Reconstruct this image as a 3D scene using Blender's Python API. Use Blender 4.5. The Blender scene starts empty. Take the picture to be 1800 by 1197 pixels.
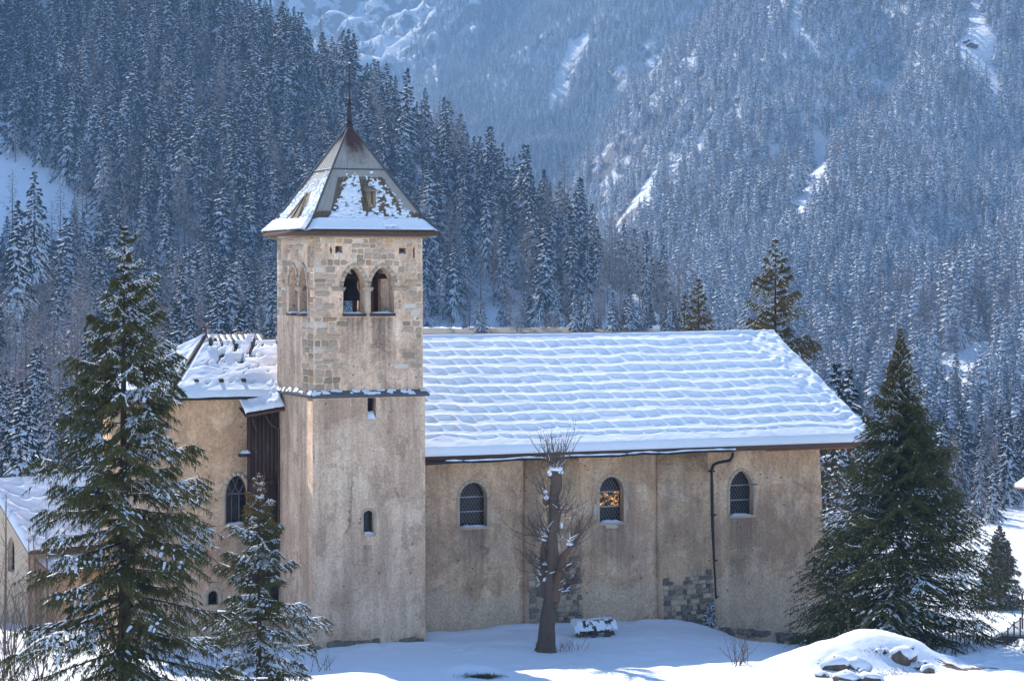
import bpy, math, random
import numpy as np
from mathutils import Vector, Matrix
from mathutils.geometry import tessellate_polygon
R=math.radians; PI=math.pi
rnd=random.Random(7); rng=np.random.default_rng(7)
SC=bpy.context.scene
# ------------------------------------------------------------------ camera, light, exposure
F,CX,CY,CZ=3800.,900.,490.,16.2          # focal length in px of an 1800 px wide frame, horizon row, eye height
cam=bpy.data.cameras.new('camera'); co=bpy.data.objects.new('camera',cam); SC.collection.objects.link(co)
co.location=(0,0,CZ); co.rotation_euler=(R(90),0,0)
cam.sensor_width=36; cam.lens=36*F/1800; cam.shift_y=-(598.5-CY)/1800; cam.clip_start=1; cam.clip_end=20000
SC.camera=co
SUN_E,SUN_A=36.5,22.3                    # elevation; degrees left of straight behind the church
W=bpy.data.worlds.new('World'); SC.world=W; W.use_nodes=True
nt=W.node_tree; bg=nt.nodes['Background']; sky=nt.nodes.new('ShaderNodeTexSky')
sky.sky_type='NISHITA'; sky.sun_disc=False; sky.sun_elevation=R(SUN_E); sky.sun_rotation=R(-SUN_A)
sky.altitude=1300; sky.air_density=1.0; sky.dust_density=0.4; sky.ozone_density=3.0
nt.links.new(sky.outputs[0],bg.inputs[0]); bg.inputs[1].default_value=0.105
sl=bpy.data.lights.new('sun','SUN'); sl.energy=4.5; sl.angle=R(0.5); sl.color=(1,.93,.82)
so=bpy.data.objects.new('sun',sl); SC.collection.objects.link(so)
e,a=R(SUN_E),R(SUN_A)
sdir=Vector((-math.sin(a)*math.cos(e),math.cos(a)*math.cos(e),math.sin(e)))
so.rotation_euler=sdir.to_track_quat('Z','Y').to_euler(); so.location=(-60,160,120)
SC.view_settings.view_transform='Standard'; SC.view_settings.look='None'; SC.view_settings.gamma=1
SC.view_settings.exposure=1.32; SC.view_settings.use_curve_mapping=False
SC.cycles.use_denoising=True; SC.cycles.max_bounces=5; SC.cycles.diffuse_bounces=3; SC.cycles.volume_bounces=0
SC.cycles.use_adaptive_sampling=True; SC.cycles.adaptive_threshold=0.02

# ------------------------------------------------------------------ helpers
AL=R(23); ca,sa=math.cos(AL),math.sin(AL); OX,OY=-8.75,95.0      # church frame: u along the front, v into depth
def cp(x,y,v):      # church-frame (u,z) of a spot measured on the plane v
    dx=(x-CX)/F; t=(v+ca*OY-sa*OX)/(ca-sa*dx)
    return ((t*dx-OX)*ca+(t-OY)*sa, CZ-(y-CY)/F*t)
def cs(x,y,u):      # church-frame (v,z) on the plane u
    dx=(x-CX)/F; t=(u+ca*OX+sa*OY)/(dx*ca+sa)
    return (-(t*dx-OX)*sa+(t-OY)*ca, CZ-(y-CY)/F*t)
def at(x,y,Y): return Vector(((x-CX)/F*Y,Y,CZ-(y-CY)/F*Y))
def c2w(u,v): return (OX+u*ca-v*sa, OY+u*sa+v*ca)
def tag(o,label=None,cat=None,group=None,kind=None):
    if label:o['label']=label
    if cat:o['category']=cat
    if group:o['group']=group
    if kind:o['kind']=kind
    return o
def empty(name,loc=(0,0,0),rz=0,label=None,cat=None,group=None):
    o=bpy.data.objects.new(name,None); SC.collection.objects.link(o); o.location=loc; o.rotation_euler=(0,0,rz)
    return tag(o,label,cat,group)
class G:
    def __init__(s): s.V=[];s.F=[];s.M=[];s.n=0
    def add(s,V,Fc,m=0):
        V=np.asarray(V,float).reshape(-1,3); Fc=np.asarray(Fc,int)
        if len(V)==0 or len(Fc)==0: return s
        s.V.append(V); s.F.append(Fc+s.n); s.M.append(np.full(len(Fc),m)); s.n+=len(V); return s
    def mesh(s,name,mats,smooth=False):
        me=bpy.data.meshes.new(name); V=np.vstack(s.V) if s.V else np.zeros((0,3))
        me.vertices.add(len(V)); me.vertices.foreach_set('co',V.ravel())
        L=np.concatenate([f.ravel() for f in s.F]); k=np.concatenate([np.full(len(f),f.shape[1]) for f in s.F])
        st=np.concatenate([[0],np.cumsum(k)[:-1]])
        me.loops.add(len(L)); me.loops.foreach_set('vertex_index',L.astype(np.int32))
        me.polygons.add(len(k)); me.polygons.foreach_set('loop_start',st.astype(np.int32)); 
        me.polygons.foreach_set('material_index',np.concatenate(s.M).astype(np.int32))
        if smooth: me.polygons.foreach_set('use_smooth',np.ones(len(k),bool))
        for m in (mats if isinstance(mats,(list,tuple)) else [mats]): me.materials.append(m)
        me.update(calc_edges=True); me.validate(); return me
    def build(s,name,mats,parent=None,smooth=False,**kw):
        o=bpy.data.objects.new(name,s.mesh(name,mats,smooth)); SC.collection.objects.link(o); o.parent=parent
        return tag(o,**kw)
    def box(s,a,b,m=0):
        (x0,y0,z0),(x1,y1,z1)=a,b
        V=[(x0,y0,z0),(x1,y0,z0),(x1,y1,z0),(x0,y1,z0),(x0,y0,z1),(x1,y0,z1),(x1,y1,z1),(x0,y1,z1)]
        return s.add(V,[(0,3,2,1),(4,5,6,7),(0,1,5,4),(1,2,6,5),(2,3,7,6),(3,0,4,7)],m)
    def hexa(s,V,m=0):   # eight corners: bottom ring, top ring
        return s.add(V,[(0,3,2,1),(4,5,6,7),(0,1,5,4),(1,2,6,5),(2,3,7,6),(3,0,4,7)],m)
    def tube(s,P,r,n=6,m=0,cap=True):
        P=np.asarray(P,float); k=len(P); r=np.broadcast_to(np.asarray(r,float),(k,))
        T=np.gradient(P,axis=0); T/=np.linalg.norm(T,axis=1)[:,None]+1e-9
        up=np.array([0,0,1.]) if abs(T[:,2]).mean()<.8 else np.array([1.,0,0])
        A=np.cross(T,up); A/=np.linalg.norm(A,axis=1)[:,None]+1e-9; B=np.cross(T,A)
        th=np.arange(n)*2*PI/n
        V=P[:,None,:]+r[:,None,None]*(np.cos(th)[None,:,None]*A[:,None,:]+np.sin(th)[None,:,None]*B[:,None,:])
        i=np.arange(k-1)[:,None]*n; j=np.arange(n)[None,:]; j2=(j+1)%n
        Q=np.stack([i+j,i+j2,i+n+j2,i+n+j],-1).reshape(-1,4); s.add(V.reshape(-1,3),Q,m)
        if cap and n>3:
            for e_ in (0,k-1):
                c=V[e_]; s.add(np.vstack([c,P[e_:e_+1]]),[(q,(q+1)%n,n) for q in range(n)],m)
        return s
    def slab(s,outer,holes,f0,f1,m=0,mh=None,back=True):
        # flat panel with holes: 2-D outlines, f0/f1 place a 2-D point on the front / back plane
        polys=[outer]+list(holes); allp=[p for q in polys for p in q]
        tr=tessellate_polygon([[Vector((p[0],p[1],0)) for p in q] for q in polys])
        tr=[t for t in tr]
        s.add([f0(*p) for p in allp],tr,m)
        if back: s.add([f1(*p) for p in allp],[t[::-1] for t in tr],m)
        for qi,q in enumerate(polys):
            k=len(q); V=[f0(*p) for p in q]+[f1(*p) for p in q]
            s.add(V,[(i,(i+1)%k,k+(i+1)%k,k+i) for i in range(k)],m if qi==0 or mh is None else mh)
        return s
def _h(i,j,sd):
    n=(i*374761393+j*668265263+sd*69069)&0xffffffff; n=((n^(n>>13))*1274126177)&0xffffffff
    return ((n^(n>>16))&0xffff)/65535.
def vn(x,y,sd=0):
    x=np.asarray(x,float);y=np.asarray(y,float); i=np.floor(x).astype(np.int64); j=np.floor(y).astype(np.int64)
    fx=x-i; fy=y-j; fx=fx*fx*(3-2*fx); fy=fy*fy*(3-2*fy)
    return (_h(i,j,sd)*(1-fx)+_h(i+1,j,sd)*fx)*(1-fy)+(_h(i,j+1,sd)*(1-fx)+_h(i+1,j+1,sd)*fx)*fy
def fbm(x,y,o=4,sd=0):
    t=0;a_=.5;tot=0
    for k in range(o): t=t+a_*vn(x*2**k+17.3*k,y*2**k+9.1*k,sd+k); tot+=a_; a_*=.5
    return t/tot
def ss(x,a_,b_):
    t=np.clip((np.asarray(x,float)-a_)/(b_-a_),0,1); return t*t*(3-2*t)
def grid(X,Y,Z,g=None,m=0):
    g=g or G(); r,c=X.shape; i=np.arange(r-1)[:,None]*c+np.arange(c-1)[None,:]
    return g.add(np.stack([X,Y,Z],-1).reshape(-1,3),np.stack([i,i+1,i+c+1,i+c],-1).reshape(-1,4),m)

# ------------------------------------------------------------------ materials
class NM:
    def __init__(s,name,rough=.8,spec=.3,coord='Object'):
        s.m=bpy.data.materials.new(name); s.m.use_nodes=True; s.t=s.m.node_tree; s.b=s.t.nodes['Principled BSDF']
        s.b.inputs['Roughness'].default_value=rough; s.b.inputs['Specular IOR Level'].default_value=spec
        s.tc=s.n('ShaderNodeTexCoord').outputs[coord]
    def n(s,ty,**k):
        q=s.t.nodes.new(ty)
        for a_,b_ in k.items(): setattr(q,a_,b_)
        return q
    def l(s,a_,b_): s.t.links.new(a_,b_)
    def mp(s,sc,loc=(0,0,0)):
        q=s.n('ShaderNodeMapping'); s.l(s.tc,q.inputs[0]); q.inputs['Scale'].default_value=sc; q.inputs['Location'].default_value=loc; return q.outputs[0]
    def noise(s,scale,det=4,rough=.55,vec=None,dist=0):
        q=s.n('ShaderNodeTexNoise'); s.l(vec or s.tc,q.inputs['Vector']); q.inputs['Scale'].default_value=scale
        q.inputs['Detail'].default_value=det; q.inputs['Roughness'].default_value=rough; q.inputs['Distortion'].default_value=dist; return q.outputs['Fac']
    def ramp(s,f,pts):
        q=s.n('ShaderNodeValToRGB'); s.l(f,q.inputs[0]); el=q.color_ramp.elements
        while len(el)<len(pts): el.new(.5)
        for e_,(p,c) in zip(el,pts):
            e_.position=p; e_.color=(c,c,c,1) if isinstance(c,(int,float)) else (*c,1)
        return q.outputs[0]
    def mix(s,f,a_,b_,mode='MIX'):
        q=s.n('ShaderNodeMix',data_type='RGBA',blend_type=mode)
        for i,x in ((0,f),(6,a_),(7,b_)):
            if hasattr(x,'links') or hasattr(x,'is_linked'): s.l(x,q.inputs[i])
            elif i==0: q.inputs[0].default_value=x
            else: q.inputs[i].default_value=(*x,1)
        return q.outputs[2]
    def math(s,op,a_,b_=0,c_=None):
        q=s.n('ShaderNodeMath',operation=op)
        for i,x in enumerate((a_,b_) if c_ is None else (a_,b_,c_)):
            if hasattr(x,'is_linked'): s.l(x,q.inputs[i])
            else: q.inputs[i].default_value=x
        return q.outputs[0]
    def sep(s,v=None):
        q=s.n('ShaderNodeSeparateXYZ'); s.l(v or s.tc,q.inputs[0]); return q.outputs
    def rand(s): return s.n('ShaderNodeObjectInfo').outputs['Random']
    def col(s,c):
        if hasattr(c,'is_linked'): s.l(c,s.b.inputs['Base Color'])
        else: s.b.inputs['Base Color'].default_value=(*c,1)
        return s
    def bump(s,h,strength=.4,dist=.05):
        q=s.n('ShaderNodeBump'); q.inputs['Strength'].default_value=strength; q.inputs['Distance'].default_value=dist
        s.l(h,q.inputs['Height']); s.l(q.outputs[0],s.b.inputs['Normal']); return s
def simple(name,c,rough=.8,spec=.3,var=.25,scale=4,bump=.3,bd=.02,metal=0):
    s=NM(name,rough,spec); f=s.noise(scale,5,.6)
    s.col(s.mix(f,tuple(x*(1-var) for x in c),tuple(min(1,x*(1+var)) for x in c)))
    if bump: s.bump(s.noise(scale*4,4,.6),bump,bd)
    s.b.inputs['Metallic'].default_value=metal; return s.m
def mk_snow():
    s=NM('snow',.75,.2); f=s.noise(1.5,4); s.col(s.mix(f,(.78,.83,.90),(.86,.89,.94)))
    h=s.math('ADD',s.noise(2.2,4,.6),s.math('MULTIPLY',s.noise(30,3,.6),.12)); s.bump(h,.35,.12); return s.m
def mk_plaster(name='plaster',base=((.36,.245,.165),(.60,.455,.325)),tower=False,stains=()):
    s=NM(name,.92,.15); X_,Y_,z=s.sep()[:3]
    big=s.noise(.5,6,.65,dist=.8); c=s.mix(s.ramp(big,[(.33,0),(.67,1)]),base[0],base[1])
    # old repairs: pale and dark patches with fairly crisp edges
    p1=s.noise(.75,7,.62,s.mp((1,1,1),(7,2,5)),dist=.3); c=s.mix(s.math('MULTIPLY',s.ramp(p1,[(.53,0),(.57,1)]),.5),c,(.62,.52,.42))
    p2=s.noise(1.1,7,.66,s.mp((1,1,.8),(1,8,3)),dist=.4); c=s.mix(s.math('MULTIPLY',s.ramp(p2,[(.55,0),(.61,1)]),.5),c,(.25,.18,.135))
    st=s.noise(.9,6,.65,s.mp((1.1,1.1,.14))); c=s.mix(s.math('MULTIPLY',s.ramp(st,[(.47,0),(.62,1)]),.6),c,(.26,.19,.145))
    sk=s.noise(1.0,6,.7,s.mp((3.0,3.0,.22),(3,5,2))); c=s.mix(.28,c,s.ramp(sk,[(.32,.28),(.68,.72)]),'OVERLAY')
    if not tower:
        w=s.math('ADD',z,s.math('MULTIPLY',s.noise(.6,4,.6),3.0))
        c=s.mix(s.math('MULTIPLY',s.ramp(s.math('DIVIDE',w,12),[(.54,0),(.80,1)]),.38),c,(.52,.33,.18))
        mid=s.math('MULTIPLY',s.ramp(s.math('DIVIDE',w,12),[(.30,0),(.40,1),(.48,1),(.60,0)]),.42); c=s.mix(mid,c,(.22,.16,.12))
        ft=s.math('SUBTRACT',z,s.math('MULTIPLY',s.noise(.5,3,.5),1.8))
        c=s.mix(s.math('MULTIPLY',s.ramp(s.math('DIVIDE',s.math('ADD',ft,3),6),[(.62,1),(.645,0)]),.6),c,(.46,.375,.30))
    else:
        w=s.math('ADD',z,s.math('MULTIPLY',s.noise(.5,4,.6),5.0))
        c=s.mix(s.math('MULTIPLY',s.ramp(s.math('DIVIDE',w,20),[(.1,1),(.3,.3),(.6,0)]),.35),c,(.45,.30,.215))
    for (u0,u1,z1,ln,k) in stains:
        m=s.math('MULTIPLY',s.ramp(s.math('DIVIDE',s.math('ABSOLUTE',s.math('SUBTRACT',X_,(u0+u1)/2)),u1-u0),[(.30,1),(.62,0)]),s.ramp(s.math('DIVIDE',s.math('SUBTRACT',z1,z),ln),[(0,0),(.015,1),(.35,.6),(1,0)]))
        m=s.math('MULTIPLY',m,s.ramp(s.noise(1.0,5,.7,s.mp((6,6,.35))),[(.36,.15),(.60,1)])); c=s.mix(s.math('MULTIPLY',m,min(1,k*1.2)),c,(.14,.11,.09))
    fn=s.noise(9,6,.7); c=s.mix(.6,c,s.ramp(fn,[(.3,.25),(.7,.75)]),'OVERLAY')
    sp=s.noise(15,4,.65); spm=s.math('MULTIPLY',s.ramp(sp,[(.60,0),(.74,1)]),s.ramp(s.noise(.9,4,.6),[(.42,.1),(.6,.8)])); c=s.mix(spm,c,(.66,.60,.53))
    sd=s.noise(11,4,.65,s.mp((1,1,1),(4,4,4))); c=s.mix(s.math('MULTIPLY',s.ramp(sd,[(.62,0),(.70,1)]),.5),c,(.14,.11,.09))
    blot=s.noise(3.2,5,.65,dist=1); c=s.mix(s.math('MULTIPLY',s.ramp(blot,[(.56,0),(.68,1)]),.40),c,(.22,.165,.125))
    pit=s.n('ShaderNodeTexVoronoi'); s.l(s.tc,pit.inputs['Vector']); pit.inputs['Scale'].default_value=1.5
    pm=s.ramp(pit.outputs['Distance'],[(.06,1),(.085,0)]); c=s.mix(s.math('MULTIPLY',pm,.7),c,(.07,.055,.045))
    cr=s.n('ShaderNodeTexVoronoi',feature='DISTANCE_TO_EDGE'); s.l(s.mp((.30,.30,.22)),cr.inputs['Vector']); cr.inputs['Scale'].default_value=1.0
    dw=s.math('ADD',cr.outputs['Distance'],s.math('MULTIPLY',s.math('SUBTRACT',s.noise(2.2,6,.7),.5),.16)); cm=s.math('MULTIPLY',s.ramp(s.math('ABSOLUTE',dw),[(.0,1),(.006,0)]),s.ramp(s.noise(.4,2),[(.5,0),(.6,.7)])); c=s.mix(cm,c,(.10,.08,.065))
    c=s.mix(1.0,c,(1.42,1.29,1.17),'MULTIPLY'); s.col(c); h=s.math('ADD',s.math('MULTIPLY',s.noise(1.2,5,.6),2.5),s.math('ADD',fn,s.math('MULTIPLY',sp,.4)))
    s.bump(s.math('SUBTRACT',h,s.math('ADD',pm,cm)),.6,.06); return s.m
def mk_stone(name,c0,c1):
    s=NM(name,.9,.2); f=s.noise(3.5,6,.7); r=s.rand()
    c=s.mix(s.ramp(f,[(.3,0),(.7,1)]),c0,c1); c=s.mix(.5,c,s.ramp(r,[(0,.24),(1,.78)]),'OVERLAY')
    s.col(c); s.bump(s.noise(12,5,.7),.6,.04); return s.m
def mk_needle(name,c0,c1,tip=None,h=None):
    s=NM(name,.7,.15); c=s.mix(s.noise(1.7,3),c0,c1)
    if tip:
        c=s.mix(s.ramp(s.math('DIVIDE',s.sep()[2],h),[(.72,0),(.95,.75)]),c,tip)
    s.col(c); return s.m
M={}
M['snow']=mk_snow()
_w=lambda x0,x1,y:(cp(x0,0,2.2)[0],cp(x1,0,2.2)[0],cp((x0+x1)/2,y,2.2)[1])
M['plaster']=mk_plaster(stains=[(*_w(806,858,928),3.6,.8),(*_w(1052,1098,922),3.2,.7),(*_w(1280,1328,908),4.2,.75),(*_w(1090,1150,800),2.6,.5),(*_w(760,790,800),2.4,.5)])
M['tplaster']=mk_plaster('tower_plaster',((.42,.305,.225),(.64,.51,.40)),True,[(1.3,2.5,14.5,2.9,.8),(2.6,3.8,14.5,2.9,.8),(2.3,2.75,4.4,1.6,.75),(0.,5.2,10.9,2.4,.4)])
M['trim']=simple('stone_trim',(.54,.42,.305),.9,.2,.2,3)
M['stgrey']=mk_stone('stone_grey',(.29,.215,.155),(.50,.385,.28)); M['sttan']=mk_stone('stone_tan',(.34,.26,.185),(.58,.45,.34))
M['stochre']=mk_stone('stone_ochre',(.44,.27,.14),(.58,.40,.24)); M['stred']=mk_stone('stone_red',(.36,.20,.12),(.48,.30,.19))
M['stpale']=mk_stone('stone_pale',(.50,.42,.34),(.68,.59,.49)); M['stdark']=mk_stone('stone_dark',(.11,.09,.075),(.26,.215,.18))
M['rock']=mk_stone('rock',(.06,.05,.042),(.24,.18,.13))
def mk_wood():
    s=NM('old_wood',.85,.2); f=s.noise(3,5,.6,s.mp((9,9,.5))); c=s.mix(f,(.028,.016,.012),(.10,.06,.045))
    c=s.mix(s.ramp(s.noise(1.3,4,.7,s.mp((3,3,.7))),[(.55,0),(.75,.6)]),c,(.20,.17,.16)); s.col(c); s.bump(f,.5,.03); return s.m
M['wood']=mk_wood()
M['eave']=simple('eave_board',(.10,.055,.035),.7,.3,.4,6)
M['redwood']=simple('rafter_wood',(.32,.13,.06),.8,.2,.3,6)
M['iron']=simple('dark_iron',(.018,.018,.022),.5,.4,.3,8,.1)
M['lead']=simple('window_lead',(.16,.145,.14),.6,.4,.2,8,0)
M['bar']=simple('window_bar',(.42,.40,.42),.6,.3,.1,8,0)
M['oldpale']=simple('weathered_wood',(.26,.2,.14),.85,.2,.4,7)
def mk_metal():
    s=NM('roof_metal',.55,.4); f=s.noise(1.4,5,.65,s.mp((2,2,.5))); c=s.mix(f,(.27,.255,.24),(.44,.40,.35))
    z=s.sep()[2]; rz=s.math('ADD',z,s.math('MULTIPLY',s.noise(3,4,.7),1.6)); x=s.sep()[0]
    r=s.math('MULTIPLY',s.ramp(s.math('DIVIDE',s.math('SUBTRACT',rz,20),5),[(.42,0),(.62,1)]),s.ramp(s.math('ABSOLUTE',s.math('SUBTRACT',x,2.70)),[(.30,1),(.62,0)]))
    c=s.mix(r,c,(.085,.042,.032)); c=s.mix(s.math('MULTIPLY',s.ramp(s.noise(6,5,.7,s.mp((3,3,.35))),[(.55,0),(.7,1)]),.5),c,(.09,.075,.065))
    s.col(c); s.bump(s.noise(5,4),.25,.03); return s.m
M['metal']=mk_metal()
M['seam']=simple('ridge_strip',(.085,.085,.095),.6,.4,.3,6)
M['bluemetal']=simple('blue_grey_sheet',(.075,.095,.12),.45,.4,.2,5,.1)
M['shingle']=simple('wood_shingle',(.15,.12,.09),.9,.2,.55,5,.6,.04)
def mk_glass(name,glow=False):
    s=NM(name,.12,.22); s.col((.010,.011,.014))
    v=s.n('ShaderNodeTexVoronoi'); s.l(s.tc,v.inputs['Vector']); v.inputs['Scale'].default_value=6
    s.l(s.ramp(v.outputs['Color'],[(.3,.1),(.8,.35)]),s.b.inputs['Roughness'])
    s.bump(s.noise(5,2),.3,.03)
    if glow:
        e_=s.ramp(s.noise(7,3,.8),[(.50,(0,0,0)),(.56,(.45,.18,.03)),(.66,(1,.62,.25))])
        s.l(e_,s.b.inputs['Emission Color']); s.b.inputs['Emission Strength'].default_value=.6  # daylight through the pane, painted on as spotted amber emission
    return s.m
M['glass']=mk_glass('dark_glass'); M['glow']=mk_glass('amber_glow_glass',True)
M['bark']=simple('bark',(.145,.105,.08),.9,.15,.5,9,.8,.06)
M['barkred']=simple('split_bark',(.17,.105,.07),.9,.15,.4,9,.8,.05)
M['sbark']=simple('spruce_bark',(.06,.042,.034),.95,.1,.4,6,.7,.05)
M['twig']=simple('bare_twig',(.16,.115,.09),.9,.1,.3,5,0)
M['needleL']=mk_needle('needles_olive',(.042,.046,.015),(.12,.108,.036))
M['needleS']=mk_needle('needles_rusty_top',(.05,.055,.018),(.13,.115,.035),(.34,.17,.035),8.7)
M['needleR']=mk_needle('needles_dark_green',(.034,.042,.014),(.11,.108,.034),(.17,.14,.045),14)
M['needleB']=mk_needle('needles_ochre',(.07,.06,.022),(.19,.14,.055))
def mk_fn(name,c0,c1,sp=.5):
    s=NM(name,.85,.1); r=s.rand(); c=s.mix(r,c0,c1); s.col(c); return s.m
M['fneedle']=mk_fn('forest_needles',(.012,.020,.022),(.030,.036,.030))
M['fsnow']=mk_fn('forest_snow',(.66,.70,.78),(.80,.83,.88))
M['larch']=mk_fn('larch_twigs',(.16,.12,.10),(.27,.21,.18))
M['ffrost']=mk_fn('frosted_twigs',(.30,.32,.38),(.46,.48,.54))
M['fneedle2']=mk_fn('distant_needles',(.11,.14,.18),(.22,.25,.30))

# ------------------------------------------------------------------ terrain
def prof(Y,xs,zs): return np.interp(Y,xs,zs)
def crest_d(X,Y): # signed distance to the right of the wooded spur's crest line
    dx,dy=-131/239.,200/239.; return (X-47)*dy-(Y-600)*dx
def T0(X,Y):
    X=np.asarray(X,float);Y=np.asarray(Y,float); s=X/np.maximum(Y,1); 
    L=prof(Y,[0,60,92,118,150,300,450,560,600],[9,2.6,0,-2.5,-5,-10,-6,3,4])
    C=prof(Y,[0,60,92,103,120,160,250,450,550,600],[9,2.4,0,-.15,-2.5,-8,-16,-14,3,4])
    D=prof(Y,[0,60,92,98,105,145,210,260,400,600,900],[9,2.4,.0,-.4,-2.5,-9,-19.5,-22.5,-23,-46,-60])
    wl=1-ss(s,-.16,-.08); wr=ss(s,.055,.16); wc=1-wl-wr; z=L*wl+C*np.maximum(wc,0)+D*wr
    hx=ss(Y,560,620)
    hill=4+.46*(Y-600)+1.05*np.clip(Y-860,0,450)*(1-ss(crest_d(X,Y),-70,15))-.62*np.clip(Y-1330,0,9999)-1.25*np.clip(crest_d(X,Y),0,900)  # steep rise above the frame is added, unseen, to shade the near hill
    hill=hill+ (fbm(X/60.,Y/60.,3,5)-.5)*16*ss(Y,600,680)
    hz=np.maximum(hill,-60); z=np.where(Y>590,z*(1-hx)+hz*hx,z)
    return z
def hump(X,Y):
    z=0
    for cx,cy,rx,ry,h in ((14.6,90.0,4.6,3.4,1.0),(15.6,89.6,2.3,2.2,.42),(12.0,88.4,3.6,2.6,.35)):
        d=((X-cx)/rx)**2+((Y-cy)/ry)**2; z=z+h*np.clip(1-d,0,1)**1.25*(1+.12*(fbm(X*1.1,Y*1.1,3,3)-.5))
    d=((X+1.6)/1.3)**2+((Y-86.8)/1.1)**2; z=z+.35*np.clip(1-d,0,1)
    return z
def T(X,Y):
    X=np.asarray(X,float);Y=np.asarray(Y,float)
    n=(fbm(X/3.,Y/3.,4,1)-.5)*.34+(fbm(X/.8,Y/.8,3,2)-.5)*.11+np.minimum(0,vn(X*1.9,Y*1.9,71)-.22)*.28*(vn(X/5.,Y/5.,72)>.45)
    tr=ss(-((X+3.2)**2/16+(Y-95.2)**2/7),-1,-.1); n=n+tr*(vn(X*2.6,Y*2.6,8)-.5)*.16
    rough=ss(X/np.maximum(Y,1),.19,.22)*ss(Y,84,90); n=n+rough*(fbm(X*1.7,Y*1.7,3,12)-.5)*.35
    u=(X-OX)*ca+(Y-OY)*sa; v=-(X-OX)*sa+(Y-OY)*ca
    du=np.maximum(np.maximum(-u,u-27.2),0); dv=np.abs(v-1.4); drift=.22*np.exp(-(dv/1.0)**2)*np.where(u>5.4,1,.1)*(du<.1)*fbm(u/1.3,v,3,6)*1.6
    return T0(X,Y)+n*np.where(Y<400,1,3)+hump(X,Y)+drift
def Tz(x,y): return float(T(np.array([x]),np.array([y]))[0])
def axis(lo,hi,step,out,g=1.12):
    c=list(np.arange(lo,hi+1e-6,step)); d=step
    while c[-1]<out[1]: d*=g; c.append(c[-1]+d)
    d=step
    while c[0]>out[0]: d*=g; c.insert(0,c[0]-d)
    return np.array(c)
xs=axis(-24,26,.17,(-1500,1500),1.10); ys=axis(84,103,.17,(-30,1700),1.05)
X,Y=np.meshgrid(xs,ys); Z=T(X,Y); far=ss(Y,560,600)
Z=np.where(Z<-58,-58,Z)
grid(X,Y,Z).build('ground',M['snow'],smooth=True,kind='structure')
print('ground',X.size)

# mountains: heights interpolated from surveyed spots (px,row,distance)
def tps(P):
    A=np.array([[(x-CX)/F*y_,y_,CZ-(r-CY)/F*y_] for x,r,y_ in P]); p=A[:,:2]/1000.; z=A[:,2]; n=len(p)
    K=lambda a_,b_:(lambda d:np.where(d>1e-9,d*np.log(np.maximum(d,1e-12)),0))(((a_[:,None]-b_[None])**2).sum(-1))
    L=np.zeros((n+3,n+3)); L[:n,:n]=K(p,p)+np.eye(n)*.002; L[:n,n]=1; L[:n,n+1:]=p; L[n:,:n]=L[:n,n:].T
    w=np.linalg.solve(L,np.concatenate([z,[0,0,0]]))
    def f(X,Y):
        X=np.asarray(X,float); sh=X.shape; q=np.stack([X.ravel(),np.asarray(Y,float).ravel()],1)/1000.
        return (K(q,p)@w[:n]+w[n]+q@w[n+1:]).reshape(sh)
    return f
m1=tps([(1800,880,600),(1400,900,620),(1100,820,660),(900,760,720),(2200,880,600),(1800,520,950),(1400,540,980),(1200,520,1060),(1060,470,1180),(2200,500,950),
 (1800,250,1350),(1500,260,1400),(1250,260,1520),(1120,190,1750),(1040,260,1700),(2200,200,1350),(1800,0,1900),(1500,0,1950),(1310,10,2050),(1190,80,1950),(2200,-80,1900),
 (1900,-260,2600),(1500,-280,2800),(980,420,1900),(1050,320,2100),(1180,220,2250),(1300,150,2450),(900,600,1700),(800,700,1500)])
m2=tps([(1300,480,2050),(1000,480,2050),(800,470,2050),(560,470,2100),(1300,260,2450),(1000,280,2500),(800,300,2600),(560,300,2700),(1300,60,2950),(1050,80,3000),(900,110,3100),(760,170,3200),(560,200,3300),
 (1300,-120,3500),(1050,-110,3600),(880,0,3700),(700,60,3900),(520,60,4000),(850,-160,4400),(600,-170,4600),(400,0,4000),(400,-200,4600),(1300,-400,4600),(400,300,2700)])
def gull(X,Y,k):  # spurs and gullies running down the face
    a_=X*.95-Y*.30; b_=0
    w=fbm(X/260.,Y/260.,3,31)*2.2; return (np.abs(np.sin(a_/k+w*1.7))-.6)
def Z1(X,Y): return m1(X,Y)+gull(X,Y,52.)*24*ss(Y,650,900)+(fbm(X/70.,Y/70.,4,21)-.5)*22
def Z2(X,Y):
    r=ss(Y,3150,3500)*(1-ss(X/Y,-.01,.03))
    return m2(X,Y)+gull(X,Y,90.)*30+(fbm(X/90.,Y/90.,7,22)-.5)*(40+r*120)+r*(fbm(X/60.,Y/60.,7,23)-.5)*90
def mk_mount(rocky):
    s=NM('mountain_snow_rock',.85,.15); geo=s.n('ShaderNodeNewGeometry'); nz=s.sep(geo.outputs['Normal'])[2]
    f=s.noise(.03,6,.65); f2=s.math('ADD',s.math('MULTIPLY',f,.7),s.math('MULTIPLY',nz,.55))
    k=s.ramp(f2,[(.68,0),(.73,1)]); c=s.mix(s.noise(.08,6,.7),(.10,.10,.12),(.24,.23,.24)); c=s.mix(k,c,(.78,.82,.88)); s.col(c)
    s.bump(s.noise(.06,6,.7),.8,6); return s.m
M['mount']=mk_mount(True)
sg=np.linspace(-.35,.75,240); yg=np.geomspace(600,2900,200); S_,Y_=np.meshgrid(sg,yg); X_=S_*Y_
grid(X_,Y_,Z1(X_,Y_)).build('mountain_slope',M['mount'],smooth=True,kind='structure')
sg=np.linspace(-.35,.6,330); yg=np.linspace(2000,4700,260); S_,Y_=np.meshgrid(sg,yg); X_=S_*Y_
grid(X_,Y_,Z2(X_,Y_)).build('far_mountain',M['mount'],smooth=True,kind='structure')

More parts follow.
